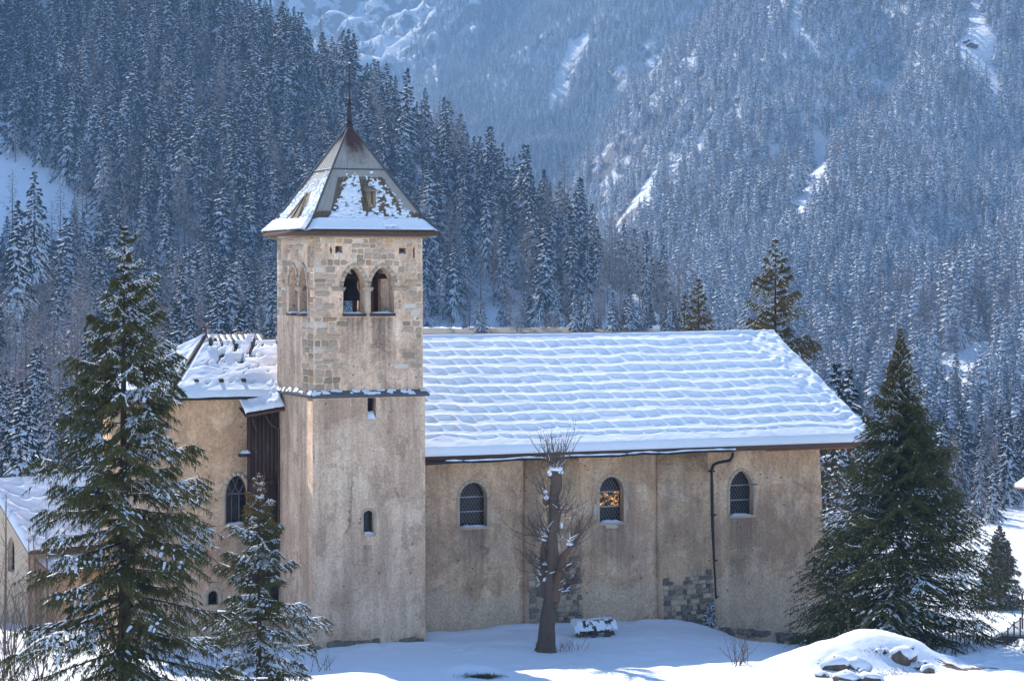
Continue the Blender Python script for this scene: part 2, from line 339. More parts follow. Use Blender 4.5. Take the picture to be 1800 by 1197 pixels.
# ------------------------------------------------------------------ conifers
def nrm(v): return v/(np.linalg.norm(v,axis=-1,keepdims=True)+1e-9)
def blades(g,P,D,L,Wd,m,r):
    # one slim triangle per needle spray
    n=len(P); 
    if n==0: return
    Wv=nrm(np.cross(D,r.normal(size=(n,3))))*Wd[:,None]*.5
    V=np.stack([P-Wv,P+Wv,P+D*L[:,None]],1).reshape(-1,3); g.add(V,np.arange(3*n).reshape(-1,3),m)
def ribbons(g,P0,P1,Wd,m,lift=0.):
    # snow lying on a twig: a low roof-shaped strip from P0 to P1
    D=P1-P0; Sd=nrm(np.cross(D,np.array([0,0,1.])))*Wd[:,None]*.5; up=np.array([0,0,1.])*1
    h=(Wd*.35)[:,None]*up; n=len(P0)
    V=np.stack([P0-Sd,P0+h,P0+Sd,P1-Sd*.5,P1+h*.5,P1+Sd*.5],1)+np.array([0,0,lift])
    i=np.arange(n)[:,None]*6
    g.add(V.reshape(-1,3),np.concatenate([i+[0,1,4,3],i+[1,2,5,4]]),m)
def spruce(g,H,Rm,nb,K,B,seed,prf,droop=.25,up0=.35,hang=.6,blen=.26,bw=.035,snow=.5,zlo=.06,gap=.0,sw=.10,jit=.25,lean=None,trunk=True,tr=.017,upt=.18):
    r=np.random.default_rng(seed)
    if trunk:
        k=12; zz=np.linspace(0,1,k); P=np.stack([.05*np.sin(zz*7)*H*.02,.0*zz,zz*H*.985],1); g.tube(P,np.maximum(H*tr*(1-zz)**.9,.01),8,0,False)
    t0=zlo+(1-zlo)*(np.arange(nb)+r.random(nb))/nb; t0=1-(1-t0)**1.0; t0=np.clip(t0,0,.99)
    z0=t0*H; az=r.random(nb)*2*PI; az=(np.arange(nb)*2.399963+r.normal(size=nb)*.35)%(2*PI)
    l=Rm*prf(t0)*(1+jit*r.normal(size=nb)); l=np.maximum(l,.02*H*(1-t0)+.05)
    if gap>0: l*=np.where(r.random(nb)<gap,.55,1)
    upv=up0*(t0**1.5)-droop*(1-t0)
    n=14; s=np.linspace(0.03,1,n)
    def pt(l_,upv_,az_,z0_,s_):
        rr=l_*s_; zz=z0_+l_*(upv_*s_-.28*s_**2*(1.1-t_)+upt*s_**4)
        return np.stack([np.cos(az_)*rr,np.sin(az_)*rr,zz],-1)
    t_=t0[:,None]
    Pb=pt(l[:,None],upv[:,None],az[:,None],z0[:,None],s[None])   # nb,n,3
    # bough wood
    for q in range(nb):
        if K>6: g.tube(Pb[q][::3] if n>6 else Pb[q],np.linspace(max(.012*l[q],.01),.006,len(Pb[q][::3])),3,0,False)
    # side twigs
    sk=np.clip(.10+.9*(np.arange(K)[None]+r.random((nb,K)))/K,0,1); t_=t0[:,None]
    Pt=pt(l[:,None],upv[:,None],az[:,None],z0[:,None],sk)
    side=np.where((np.arange(K)%2)[None]==0,1,-1)*np.ones((nb,1)); ang=az[:,None]+side*(.95-.35*sk)*(.75+.5*r.random((nb,K)))
    tl=l[:,None]*(.16+.30*np.sin(np.clip(sk*1.05,0,1)*PI*.93)**.8)*(.6+.7*r.random((nb,K)))
    Dt=np.stack([np.cos(ang),np.sin(ang),-.10-.35*r.random((nb,K))*hang],-1)
    # blades along twigs
    w=(r.random((nb,K,B))); PB=Pt[:,:,None]+Dt[:,:,None]*(tl[:,:,None]*w)[...,None]; PB[...,2]-=(tl[:,:,None]*w**2*.25)
    D=Dt[:,:,None]*(.8-.5*hang)+r.normal(size=(nb,K,B,3))*.38; D[...,2]-=hang*(.4+.9*r.random((nb,K,B)))
    L=blen*(.5+.9*r.random((nb,K,B)))*np.clip(l[:,None,None]/(Rm*.5),.28,1)
    blades(g,PB.reshape(-1,3),nrm(D).reshape(-1,3),L.ravel(),(bw*(.6+.8*r.random(L.shape))).ravel(),1,r)
    # snow on twigs and boughs, in short lumpy clumps
    patch=(fbm(t0[:,None]*9+np.cos(az)[:,None]*2.2+sk*1.5,np.sin(az)[:,None]*2.2+t0[:,None]*5,2,seed)-.5)*2.2+.5
    for rep in range(6):
        mk=(r.random((nb,K))<.75)&(patch+.25*r.normal(size=(nb,K))>1-snow); a0=Pt[mk]; n0=len(a0)
        if not n0: continue
        T0_=Dt[mk]*tl[mk][:,None]; f0=.75*r.random(n0)[:,None]; f1=f0+(.07+.13*r.random(n0))[:,None]
        jit_=r.normal(size=(n0,3))*[.02,.02,.008]; A_0=a0+T0_*f0+jit_; A_0[:,2]-=tl[mk]*.25*f0[:,0]**2; A_1=a0+T0_*f1+jit_; A_1[:,2]-=tl[mk]*.25*f1[:,0]**2
        ribbons(g,A_0,A_1,sw*.62*(.3+1.0*r.random(n0)**2)*np.clip(tl[mk]/(Rm*.15),.4,1.3),2,.015)
    pb=(fbm(t0[:,None]*9+np.cos(az)[:,None]*2.2+s[None,:-1]*4,np.sin(az)[:,None]*2.2+t0[:,None]*5,2,seed)-.5)*2.2+.5
    mb=pb+.2*r.normal(size=(nb,n-1))>1-snow*1.15; A0=Pb[:,:-1][mb]; A1=Pb[:,1:][mb]; q_=r.normal(size=A0.shape)*[.02,.02,.01]
    ribbons(g,A0+q_,A1+q_,sw*.8*(.4+1.2*r.random(len(A0)))*np.clip(np.repeat(l,n-1).reshape(nb,n-1)[mb]/Rm,.3,1),2,.02)
    # snowy sprays
    ms=(r.random((nb,K,B))<.22)&((patch>1.05-snow)[:,:,None]); Ps=PB[ms]; 
    if len(Ps): blades(g,Ps+np.array([0,0,.03]),nrm(D[ms]*[1,1,.35]),L[ms]*.8,np.full(len(Ps),bw*1.3),2,r)
    return g

# forest kinds (kept out of the scene collection; the stands below copy them)
def forest_kind(seed,H=1,kind='spruce',lo=False):
    g=G(); r=np.random.default_rng(seed); sk_=(.40,.62,.5,.3,.68,.46,.56,.36,.6)[seed%9]
    if kind=='spruce':
        nb,nd,nsn=(84,17,5) if not lo else (40,8,4)
        t0=.05+.95*(np.arange(nb)+r.random(nb))/nb; t0=np.clip(t0,0,.985); az=np.arange(nb)*2.4+r.normal(size=nb)*.5
        Rm=.165+.075*r.random(); l=Rm*((1-t0)**.78)*(1+.22*r.normal(size=nb)); l=np.maximum(l,.012)
        drp=.75-.6*t0
        def pt(s): 
            rr=l[:,None]*s; return np.stack([np.cos(az)[:,None]*rr,np.sin(az)[:,None]*rr,t0[:,None]-l[:,None]*drp[:,None]*s**1.5],-1)
        g.tube(np.array([[0,0,0],[0,0,.5],[0,0,1.]]),[.012,.007,.001],4,0,False)
        s=r.random((nb,nd))**.7; P=pt(s); d=np.stack([np.cos(az)[:,None]*np.ones((1,nd)),np.sin(az)[:,None]*np.ones((1,nd)),-1.1*np.ones((nb,nd))],-1)+r.normal(size=(nb,nd,3))*.55
        k=1.5 if lo else 1
        blades(g,P.reshape(-1,3),nrm(d).reshape(-1,3),(.045*k*(.5+r.random((nb,nd)))*np.clip(l[:,None]/.08,.4,1.2)).ravel(),(.016*k*(.5+r.random((nb,nd)))).ravel(),1,r)
        # snow fingers on each bough
        m=4; ss_=np.linspace(.25,1.02,m); C=pt(ss_[None]*np.ones((nb,1)))
        for off in (np.linspace(-.55,.55,nsn)):
            an=az+off; q=.9-.25*abs(off)
            Cq=np.stack([np.cos(az+off*1.0)[:,None]*l[:,None]*ss_*q,np.sin(az+off)[:,None]*l[:,None]*ss_*q,t0[:,None]-l[:,None]*drp[:,None]*ss_**1.5+.006],-1)
            keep=r.random((nb,m-1))<(sk_ if not lo else .92)
            ribbons(g,Cq[:,:-1][keep],Cq[:,1:][keep],((.016 if not lo else .023)*k*(.5+r.random(keep.sum()))*np.clip(np.repeat(l,m-1).reshape(nb,m-1)[keep]/.07,.3,1.2)),2,0)
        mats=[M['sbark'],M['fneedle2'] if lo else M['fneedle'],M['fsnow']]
    else:
        nb=70 if not lo else 36; t0=.12+.88*(np.arange(nb)+r.random(nb))/nb; az=np.arange(nb)*2.4+r.normal(size=nb)*.5; l=.15*((1-t0)**.65)*(1+.25*r.normal(size=nb))+.01
        g.tube(np.array([[0,0,0],[0,0,.5],[0,0,1.]]),[.010,.006,.001],4,0,False)
        D=np.stack([np.cos(az),np.sin(az),.15-.3*(1-t0)],-1); P=np.stack([0*t0,0*t0,t0],-1)
        blades(g,P,nrm(D),l,np.full(nb,.007 if not lo else .013),1,r)
        K=9; w=.25+.75*r.random((nb,K)); Q=P[:,None]+nrm(D)[:,None]*(l[:,None]*w)[...,None]; d2=D[:,None]*.8+r.normal(size=(nb,K,3))*.6
        blades(g,Q.reshape(-1,3),nrm(d2).reshape(-1,3),np.repeat(l*.5,K),np.full(nb*K,.004 if not lo else .009),1,r)
        mk=r.random((nb,K))<.4; blades(g,Q[mk]+[0,0,.002],nrm(d2[mk]),np.repeat(l*.5,K)[mk.ravel()],np.full(mk.sum(),.005 if not lo else .010),2,r)
        mats=[M['larch'],M['larch'],M['ffrost']]
    return g.mesh('snowy_spruce' if kind=='spruce' else 'bare_larch',mats)
KS=[forest_kind(100+i) for i in range(7)]; KL=[forest_kind(200+i,kind='larch') for i in range(3)]
KSf=[forest_kind(300+i,lo=True) for i in range(6)]; KLf=[forest_kind(400+i,kind='larch',lo=True) for i in range(3)]
def scatter(name,pts,meshes,label,cat):
    # pts: x,y,z,scale,rot,kind,width
    pts=np.asarray(pts); col=bpy.data.collections.new(name+'_kinds')
    for i,me in enumerate(meshes):
        o=bpy.data.objects.new('%s_kind_%02d'%(name,i),me); col.objects.link(o)
    me=bpy.data.meshes.new(name); me.vertices.add(len(pts)); me.vertices.foreach_set('co',pts[:,:3].ravel())
    for nm,c,ty in (('scl',3,'FLOAT'),('rot',4,'FLOAT'),('idx',5,'INT'),('wid',6,'FLOAT')):
        at_=me.attributes.new(nm,ty,'POINT'); at_.data.foreach_set('value',pts[:,c].astype(np.int32 if ty=='INT' else np.float32))
    o=bpy.data.objects.new(name,me); SC.collection.objects.link(o); tag(o,label,cat,kind='stuff')
    ng=bpy.data.node_groups.new(name,'GeometryNodeTree'); ng.interface.new_socket('Geometry',in_out='INPUT',socket_type='NodeSocketGeometry'); ng.interface.new_socket('Geometry',in_out='OUTPUT',socket_type='NodeSocketGeometry')
    N=ng.nodes; gi=N.new('NodeGroupInput'); go=N.new('NodeGroupOutput'); ip=N.new('GeometryNodeInstanceOnPoints'); ci=N.new('GeometryNodeCollectionInfo')
    ci.inputs['Collection'].default_value=col; ci.inputs['Separate Children'].default_value=True; ci.inputs['Reset Children'].default_value=True
    def na(nm,ty):
        q=N.new('GeometryNodeInputNamedAttribute'); q.data_type=ty; q.inputs[0].default_value=nm
        return [s_ for s_ in q.outputs if s_.enabled and s_.name=='Attribute'][0]
    ip.inputs['Pick Instance'].default_value=True; L=ng.links.new
    L(gi.outputs[0],ip.inputs['Points']); L(ci.outputs[0],ip.inputs['Instance']); L(na('idx','INT'),ip.inputs['Instance Index'])
    cx=N.new('ShaderNodeCombineXYZ'); L(na('rot','FLOAT'),cx.inputs[2]); L(cx.outputs[0],ip.inputs['Rotation'])
    c2=N.new('ShaderNodeCombineXYZ'); w=na('wid','FLOAT'); L(w,c2.inputs[0]); L(w,c2.inputs[1]); L(na('scl','FLOAT'),c2.inputs[2]); L(c2.outputs[0],ip.inputs['Scale'])
    L(ip.outputs[0],go.inputs[0]); md=o.modifiers.new('scatter','NODES'); md.node_group=ng; return o
def px(x,y,z): return CX+F*x/y, CY-(z-CZ)*F/y
# near wooded hill
def inpoly(x,y,P):
    r=False; n=len(P)
    for i in range(n):
        x0,y0=P[i]; x1,y1=P[(i+1)%n]
        if (y0>y)!=(y1>y) and x<(x1-x0)*(y-y0)/(y1-y0)+x0: r=not r
    return r
clear1=[[(-60,230),(30,255),(90,290),(140,345),(150,470),(60,475),(-60,450)],[(60,0),(90,0),(100,110),(72,100)],[(150,440),(170,420),(190,470),(160,480)]]
hill=[]
y=330.
while y<960:
    x=-.30*y-20
    while x<90:
        X0=x+rnd.uniform(-2.6,2.6); Y0=y+rnd.uniform(-3.,3.)
        x+=rnd.uniform(5.4,8.8)
        d=float(crest_d(X0,Y0))
        if d>26: continue
        z0=float(T(np.array([X0]),np.array([Y0]))[0]); p,q=px(X0,Y0,z0)
        if p<-60 or q<-60 or p>1340: continue
        if Y0<575 and (p>500 or q<470 or (rnd.random()<.35)): continue
        if any(inpoly(p,q,c) for c in clear1) and rnd.random()<.93: continue
        nz=float(fbm(np.array([X0/35.]),np.array([Y0/35.]),3,44)[0])
        if 575<=Y0<600 and p>500 and (nz<.45 or rnd.random()<.3): continue
        lar=rnd.random()<(.10+.55*(p>1050)+.25*(nz>.62)+.3*(p<150 and q>400)+.25*(Y0<620))
        h=rnd.triangular(13,31,23)*(.75+.5*nz)*(.62 if Y0<600 and p>500 else (.8 if Y0<575 else 1))*(1-.12*(p<900)*0)
        if rnd.random()<.12: h*=.55
        hill.append((X0,Y0,z0-.5,h,rnd.uniform(0,6.28),lar,h*rnd.uniform(.8,1.2)*(1.0)))
    y+=6.6
# the woods that run down to the valley floor on both sides
for (y0,y1,pa,pb,ha,hb_,st) in ((215,335,-60,330,8,15,6.5),(345,700,1290,1860,10,17,6.0)):
    y=y0
    while y<y1:
        for x in np.arange((pa-CX)/F*y,(pb-CX)/F*y,st):
            X0=x+rnd.uniform(-2.5,2.5); Y0=y+rnd.uniform(-2.5,2.5); z0=float(T(np.array([X0]),np.array([Y0]))[0])
            if y0>340: z0=max(z0,float(Z1(np.array([X0]),np.array([Y0]))[0]))
            p_,q_=px(X0,Y0,z0)
            if y0>340 and (q_>928+20*math.sin(p_/30.) or q_<600): continue
            if y0<340 and rnd.random()<.25: continue
            lar=rnd.random()<.28; h=rnd.uniform(ha,hb_)
            hill.append((X0,Y0,z0-.4,h,rnd.uniform(0,6.28),lar,h*rnd.uniform(.85,1.2)))
        y+=st
print('hill trees',len(hill))
def hidden(t):
    p,q=px(t[0],t[1],t[2]+t[3]); 
    return (p<-5 or q>470 and p<390 and 60<p) or (478<p<752 and q>300) or (q+ 60>590 and 340<p) or px(t[0],t[1],t[2])[1]<30
vis=sorted([t for t in hill if not hidden(t)],key=lambda t:-t[3]/t[1]); sp=[t for t in vis if not t[5]][:300]; la=[t for t in vis if t[5]][:120]
ids=set(map(id,sp+la)); rest=[t for t in hill if id(t) not in ids]
for i,t in enumerate(sp):
    o=bpy.data.objects.new('spruce_tree',KS[i%7]); SC.collection.objects.link(o); o.location=t[:3]; o.rotation_euler=(rnd.uniform(-.02,.02),rnd.uniform(-.02,.02),t[4]); o.scale=(t[6],t[6],t[3])
    tag(o,'snow-laden spruce in the dense forest on the shaded hill behind the church','spruce','snowy spruces of the forest on the hill behind the church')
for i,t in enumerate(la):
    o=bpy.data.objects.new('larch_tree',KL[i%3]); SC.collection.objects.link(o); o.location=t[:3]; o.rotation_euler=(rnd.uniform(-.03,.03),0,t[4]); o.scale=(t[6],t[6],t[3])
    tag(o,'bare frosted brownish larch among the dark spruces on the hill behind the church','larch','bare larches among the spruces on the hill behind the church')
scatter('hill_forest',[(t[0],t[1],t[2],t[3],t[4],(7+i%3) if t[5] else i%7,t[6]) for i,t in enumerate(rest)],KS+KL,'remaining dark snowy spruces and larches filling the steep hill behind the tower','forest')
# mountain forest
clearM=[[(1290,172),(1302,176),(1212,250),(1186,284),(1176,280)],[(1060,400),(1100,370),(1125,335),(1150,300),(1160,310),(1130,350),(1090,395),(1062,408)],
 [(1125,85),(1150,75),(1160,110),(1135,115)],[(1065,120),(1100,118),(1105,150),(1085,150)],[(1690,60),(1745,75),(1750,130),(1715,115),(1690,90)],[(1700,0),(1720,0),(1735,70),(1710,70)],[(1745,60),(1752,60),(1750,170),(1738,150)],
 [(1385,380),(1405,340),(1450,250),(1462,260),(1420,345),(1400,372)],[(1425,215),(1440,200),(1445,270),(1430,290)],[(1622,668),(1700,606),(1740,600),(1736,632),(1690,660),(1640,675)],
 [(1000,75),(1040,60),(985,170),(960,190)],[(1400,0),(1415,0),(1390,60)],[(640,110),(700,60),(720,80),(660,130)],[(820,0),(850,0),(830,40),(815,30)]]
mf=[]
def addm(fz,y0,y1,step,pl,ph,vis_fn,hmin,hmax,dens=1.):
    y=y0
    while y<y1:
        st=step*(.75+.5*(y-y0)/(y1-y0)); n=int((ph-pl)/F*y/st); xs_=(pl-CX)/F*y+(np.arange(n)+rng.random(n))*st; ys_=y+rng.uniform(-.5,.5,n)*st*.9
        z=fz(xs_,ys_); nz=fbm(xs_/90.,ys_/90.,3,77); gv=gull(xs_,ys_,52. if fz is Z1 else 90.)+.25*(fbm(xs_/40.,ys_/120.,3,88)-.5); gcut=-.56 if fz is Z1 and y0<1000 else -2
        for i in range(n):
            p,q=px(xs_[i],ys_[i],z[i])
            if q<-50 or q>980 or rng.random()>dens or not vis_fn(p,q): continue
            q2=q-13./ys_[i]*F
            if any(inpoly(p,q,c) or inpoly(p,q2,c) or inpoly(p,(q+q2)/2,c) for c in clearM): continue
            if nz[i]<(.22 if y0<2000 else .12): continue
            if gv[i]<gcut and rng.random()<.75: continue
            lar=rng.random()<(.10+.3*(nz[i]>.62)+.25*(q>560)*(nz[i]>.5)); h=rng.uniform(hmin*.7,hmax*1.1)*(.65+.7*nz[i])
            mf.append((xs_[i],ys_[i],z[i]-.4,h,rng.uniform(0,6.28),(6+rng.integers(3)) if lar else rng.integers(6),h*rng.uniform(.9,1.35)))
        y+=st*.95
addm(Z1,640,2150,6.7,880,1830,lambda p,q:True,12,21)
addm(Z1,2150,2900,5.6,760,1400,lambda p,q:p<1380 and (q<330),12,20)
n1=len(mf)
addm(Z2,2080,3900,8.6,500,1330,lambda p,q: q>(135-(p-640)*.75 if p<820 else -60) or rng.random()<.45*(q>40 or p>740),12,19,1.)
addm(Z2,2150,3900,6.2,770,1330,lambda p,q:q<330 and (p>900 or q>60 or rng.random()<.6),12,20)
print('mountain trees',n1,len(mf)-n1)
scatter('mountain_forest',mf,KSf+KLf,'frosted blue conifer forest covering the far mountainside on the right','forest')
# ------------------------------------------------------------------ the church
CH=empty('church',(OX,OY,0),AL,'old stone church with square belfry tower, long snow-covered nave roof and rendered walls','church')
def arch(u0,u1,z0,zs,kind='round',n=9,zt=None):
    c=(u0+u1)/2; r=(u1-u0)/2; P=[(u0,z0),(u1,z0)]
    if kind=='round':
        P+=[(c+r*math.cos(t),zs+(zt-zs if zt else r)*math.sin(t)) for t in np.linspace(0,PI,n+2)]
    elif kind=='pointed':
        h=(zt-zs) if zt else 1.5*r; rr=(r*r+h*h)/(2*r); th=math.asin(min(1,h/rr))
        R_=[(u1-rr+rr*math.cos(t),zs+rr*math.sin(t)) for t in np.linspace(0,th,n//2+2)]; P+=R_+[(2*c-x,z) for x,z in R_[-2::-1]]
    else: P+=[(u1,zs),(u0,zs)]
    Q=[]
    for p in P:
        if not Q or (abs(p[0]-Q[-1][0])+abs(p[1]-Q[-1][1]))>1e-4: Q.append(p)
    return Q
def ring(g,P,w,y0,y1,mp,m=0,skip=1):
    # raised band round an opening P (first edge is the sill, left open); mp(a,z,depth)->xyz
    c=np.mean(P,axis=0); n=len(P)-1; Pt=[P[1]]+P[2:]+[P[0]] if False else P[1:]+P[:1]
    out=[]
    for i,p in enumerate(Pt):
        a_=np.array(Pt[max(i-1,0)]); b_=np.array(Pt[min(i+1,len(Pt)-1)]); d=b_-a_; nn=np.array([d[1],-d[0]])/np.linalg.norm(d); out.append((p[0]+nn[0]*w,p[1]+nn[1]*w))
    for i in range(len(Pt)-1):
        a0,a1,b0,b1=Pt[i],Pt[i+1],out[i],out[i+1]
        g.hexa([mp(*a0,y1),mp(*a1,y1),mp(*b1,y1),mp(*b0,y1),mp(*a0,y0),mp(*a1,y0),mp(*b1,y0),mp(*b0,y0)],m)
    return out
def inside(P,x,z): return inpoly(x,z,P)
def window(P,v,mp,bars,lattice=.16,glow=None,sill=True,depth=.42,tracery=False,snow=True):
    u0=min(p[0] for p in P);u1=max(p[0] for p in P);z0=min(p[1] for p in P);z1=max(p[1] for p in P)
    f=G(); Pi=[(u0+(p[0]-u0)*1,p[1]) for p in P]
    fr=.05; c=((u0+u1)/2,(z0+z1)/2); inn=[(c[0]+(p[0]-c[0])*(1-2*fr/(u1-u0)),c[1]+(p[1]-c[1])*(1-2*fr/(z1-z0))) for p in P]
    f.slab(P,[inn],lambda a_,b_:mp(a_,b_,depth-.04),lambda a_,b_:mp(a_,b_,depth+.06))
    w=f.build('window',M['wood'],CH)
    # panes between the horizontal bars
    zz=[z0-.01]+bars+[z1+.01]
    for k in range(len(zz)-1):
        a0,a1=zz[k],zz[k+1]
        pts=[p for p in P if a0<=p[1]<=a1]
        def edge(z):
            xs=[]; n=len(P)
            for i in range(n):
                p,q=P[i],P[(i+1)%n]
                if (p[1]>z)!=(q[1]>z): xs.append(p[0]+(q[0]-p[0])*(z-p[1])/(q[1]-p[1]))
            return (min(xs),max(xs)) if len(xs)>1 else None
        zs_=np.linspace(max(a0,z0+.001),min(a1,z1-.004),8); ed=[(edge(z),z) for z in zs_]; ed=[(e_,z) for e_,z in ed if e_]
        V=[mp(e_[0],z,depth+.02+.0*k) for e_,z in ed]+[mp(e_[1],z,depth+.02) for e_,z in ed]; n=len(ed)
        g=G(); g.add(V,[(i,n+i,n+i+1,i+1) for i in range(n-1)]); g.build('pane',M['glow'] if glow==k else M['glass'],w)
    g=G()
    for z in bars: g.box(mp(u0+.02,z-.025,depth-.05),mp(u1-.02,z+.025,depth-.005)) if mp(1,0,0)[0]!=mp(0,0,0)[0] else None
    if bars: g.build('bar',M['bar'],w)
    g=G()
    if lattice:
        H=(z1-z0); n=int((u1-u0+H)/lattice)+2
        for sgn in (1,-1):
            for i in range(-1,n+1):
                c0=i*lattice; run=[]
                for t in np.linspace(0,H,90):
                    x=(u0+c0-H+t*1.0) if sgn>0 else (u0+c0-t*1.0)
                    x=(u0-H*.62+c0+t*.62) if sgn>0 else (u0+c0-t*.62)
                    z=z0+t
                    if inside(inn,x,z): run.append((x,z))
                    elif run: break
                if len(run)>2:
                    a_,b_=run[0],run[-1]; w_=.011
                    g.add([mp(a_[0]-w_,a_[1],depth-.012*(1+.2*sgn)),mp(a_[0]+w_,a_[1],depth-.012*(1+.2*sgn)),mp(b_[0]+w_,b_[1],depth-.012*(1+.2*sgn)),mp(b_[0]-w_,b_[1],depth-.012*(1+.2*sgn))],[(0,1,2,3)])
        g.build('lattice',M['lead'],w)
    if tracery:
        g=G(); c=(u0+u1)/2; zs=z0+(z1-z0)*.62
        for x in (c-(u1-u0)*.17,c+(u1-u0)*.17): g.box(mp(x-.03,z0+.03,depth-.06),mp(x+.03,zs,depth-.005))
        g.box(mp(u0+.03,zs-.04,depth-.07),mp(u1-.03,zs+.03,depth-.008))
        for s in (-1,1):
            for (x0,h) in ((c-(u1-u0)*.17,.75),(c+(u1-u0)*.17,.75)):
                P_=[mp(x0+s*(u1-u0)*.30*math.sin(t),zs+h*t*.75,depth-.035) for t in np.linspace(0,1.25,8)]
                P_=[p for p,t in zip(P_,np.linspace(0,1.25,8)) if inside(P,x0+s*(u1-u0)*.30*math.sin(t),zs+h*t*.75)]
                if len(P_)>2: g.tube(P_,.03,4)
        g.build('tracery',M['lead'],w)
    if sill:
        g=G(); g.box(mp(u0-.06,z0-.11,-.07),mp(u1+.10,z0-.003,depth-.02)); g.build('sill',M['trim'],w)
        if snow: snowbit([mp(u0+.0,z0,-.05),mp(u1+.05,z0,-.05)],[mp(u0+.02,z0,depth-.06),mp(u1-.02,z0,depth-.06)],.09,w,'sill_snow')
    return w
def snowbit(A,B,h,parent,name='snow_cap',n=14,seed=None):
    # a low rounded drift over the quad A0-A1-B1-B0
    sd=rnd.randint(0,999) if seed is None else seed; g=G(); A=[Vector(a_) for a_ in A]; B=[Vector(b_) for b_ in B]; k=5
    X=np.zeros((k,n));Y=X.copy();Z=X.copy()
    for j in range(k):
        for i in range(n):
            s,t=i/(n-1),j/(k-1); p=(A[0].lerp(A[1],s)).lerp(B[0].lerp(B[1],s),t)
            e_=min(1,4*min(s,1-s)+.02)*min(1,2.6*(1-t)+.3 if t>.5 else 3.2*t+.0); q=h*e_*(.55+.9*float(vn(s*7+sd,t*2,3)))
            X[j,i],Y[j,i],Z[j,i]=p.x,p.y,p.z+q+(.003 if j else -.01)
    grid(X,Y,Z,g); return g.build(name,M['snow'],parent,True)
VN=2.2; mpn=lambda u,z,d: (u,VN+d,z)
# nave walls
bu=cp(855,800,VN)
w1=arch(cp(808,0,VN)[0],cp(856,0,VN)[0],cp(830,926,VN)[1],cp(830,876,VN)[1],'round',9,cp(830,848,VN)[1])
w2=arch(cp(1054,0,VN)[0],cp(1096,0,VN)[0],cp(1070,918,VN)[1],cp(1070,864,VN)[1],'round',9,cp(1070,838,VN)[1])
w3=arch(cp(1283,0,VN)[0],cp(1324,0,VN)[0],cp(1300,906,VN)[1],cp(1300,860,VN)[1],'pointed',9,cp(1300,827,VN)[1])
NU0,NU1=5.3,27.3
g=G(); top=8.1
ol=[(NU0,-3.2),(NU1+.35,-3.2),(NU1+.12,1.),(NU1-.25,top),(NU0,top)]
g.slab(ol,[w1,w2,w3],lambda a_,b_:(a_,VN,b_),lambda a_,b_:(a_,VN+.45,b_))
EV,RV,RZ,EZ=1.0,11.0,12.95,8.05; BV=2*RV-EV; sl_=(RZ-EZ)/(RV-EV)
gz=lambda v: EZ+.0+sl_*(min(v,2*RV-v)-EV)-.25
gab=[(VN,-3.2),(2*RV-VN,-3.2),(2*RV-VN,gz(VN)),(RV,gz(RV)),(VN,gz(VN))]
q=[(p[0],p[1]) for p in gab]; 
g.slab(q,[],lambda a_,b_:(NU1-.26+(-b_+8)*.055 if b_<8 else NU1-.26,a_+.452*(a_<3),b_),lambda a_,b_:(NU1-.75,a_+.452*(a_<3),b_))
g.box((NU0,2*RV-VN-.45,-3.2),(NU1-.8,2*RV-VN,top))
q=[(5.75,0),(2*RV-VN,0),(2*RV-VN,gz(VN)),(RV,gz(RV)),(5.75,gz(5.75))]
g.slab(q,[],lambda a_,b_:(NU0+.02,a_,b_),lambda a_,b_:(NU0+.4,a_,b_))
g.build('nave_wall',M['plaster'],CH)
for P,k,kw in ((w1,0,{}),(w2,1,dict(glow=1)),(w3,2,{})):
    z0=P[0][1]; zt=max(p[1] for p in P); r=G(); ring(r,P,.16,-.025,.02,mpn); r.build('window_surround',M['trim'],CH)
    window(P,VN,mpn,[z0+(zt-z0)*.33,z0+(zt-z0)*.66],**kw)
# patches of old whitewash beside the middle window
g=G()
for (x,y,w_,h_) in ((1049,895,10,26),(1100,885,8,34),(1098,858,6,18),(1075,925,30,8),(1048,912,9,10)):
    u,z=cp(x,y,VN); n=11; an=np.linspace(0,2*PI,n,endpoint=False); rr=1+.25*rng.normal(size=n)
    w_*=.0131;h_*=.0131
    V=[(u,VN-.008,z)]+[(u+w_*rr[i]*math.cos(an[i]),VN-.006,z+h_*rr[i]*math.sin(an[i])) for i in range(n)]
    g.add(V,[(0,1+(i+1)%n,1+i) for i in range(n)])
g.build('whitewash_patch',M['stpale'] ,CH)
# two battered buttresses
def stone_mesh(seed,n=9,irregular=.10):
    r=np.random.default_rng(seed); an=np.linspace(0,2*PI,n,endpoint=False)+r.normal(size=n)*.10
    ex=.45; P=np.stack([np.sign(np.cos(an))*np.abs(np.cos(an))**ex,np.sign(np.sin(an))*np.abs(np.sin(an))**ex],1)*.5*(1+irregular*r.normal(size=(n,1)))
    g=G(); V=[(p[0],0,p[1]) for p in P]+[(p[0]*.93,-.7,p[1]*.93) for p in P]+[(p[0]*.6,-1,p[1]*.6) for p in P]+[(0,-1.05,0)]
    F4=[(i,(i+1)%n,n+(i+1)%n,n+i) for i in range(n)]+[(n+i,n+(i+1)%n,2*n+(i+1)%n,2*n+i) for i in range(n)]
    g.add(V,F4); g.add(V,[(2*n+i,2*n+(i+1)%n,3*n) for i in range(n)]); return g
SM={}
def stone(parent,loc,w,h,proud,mat,side=False,tilt=0,kind=None,name='stone'):
    k=kind if kind is not None else rnd.randint(0,7); key=(k,mat)
    if key not in SM: SM[key]=stone_mesh(900+k).mesh('stone',M[mat])
    o=bpy.data.objects.new(name,SM[key]); SC.collection.objects.link(o); o.parent=parent; o.location=loc
    o.rotation_euler=(0,0,-PI/2) if side else (0,0,0); o.scale=(w,proud,h); return o
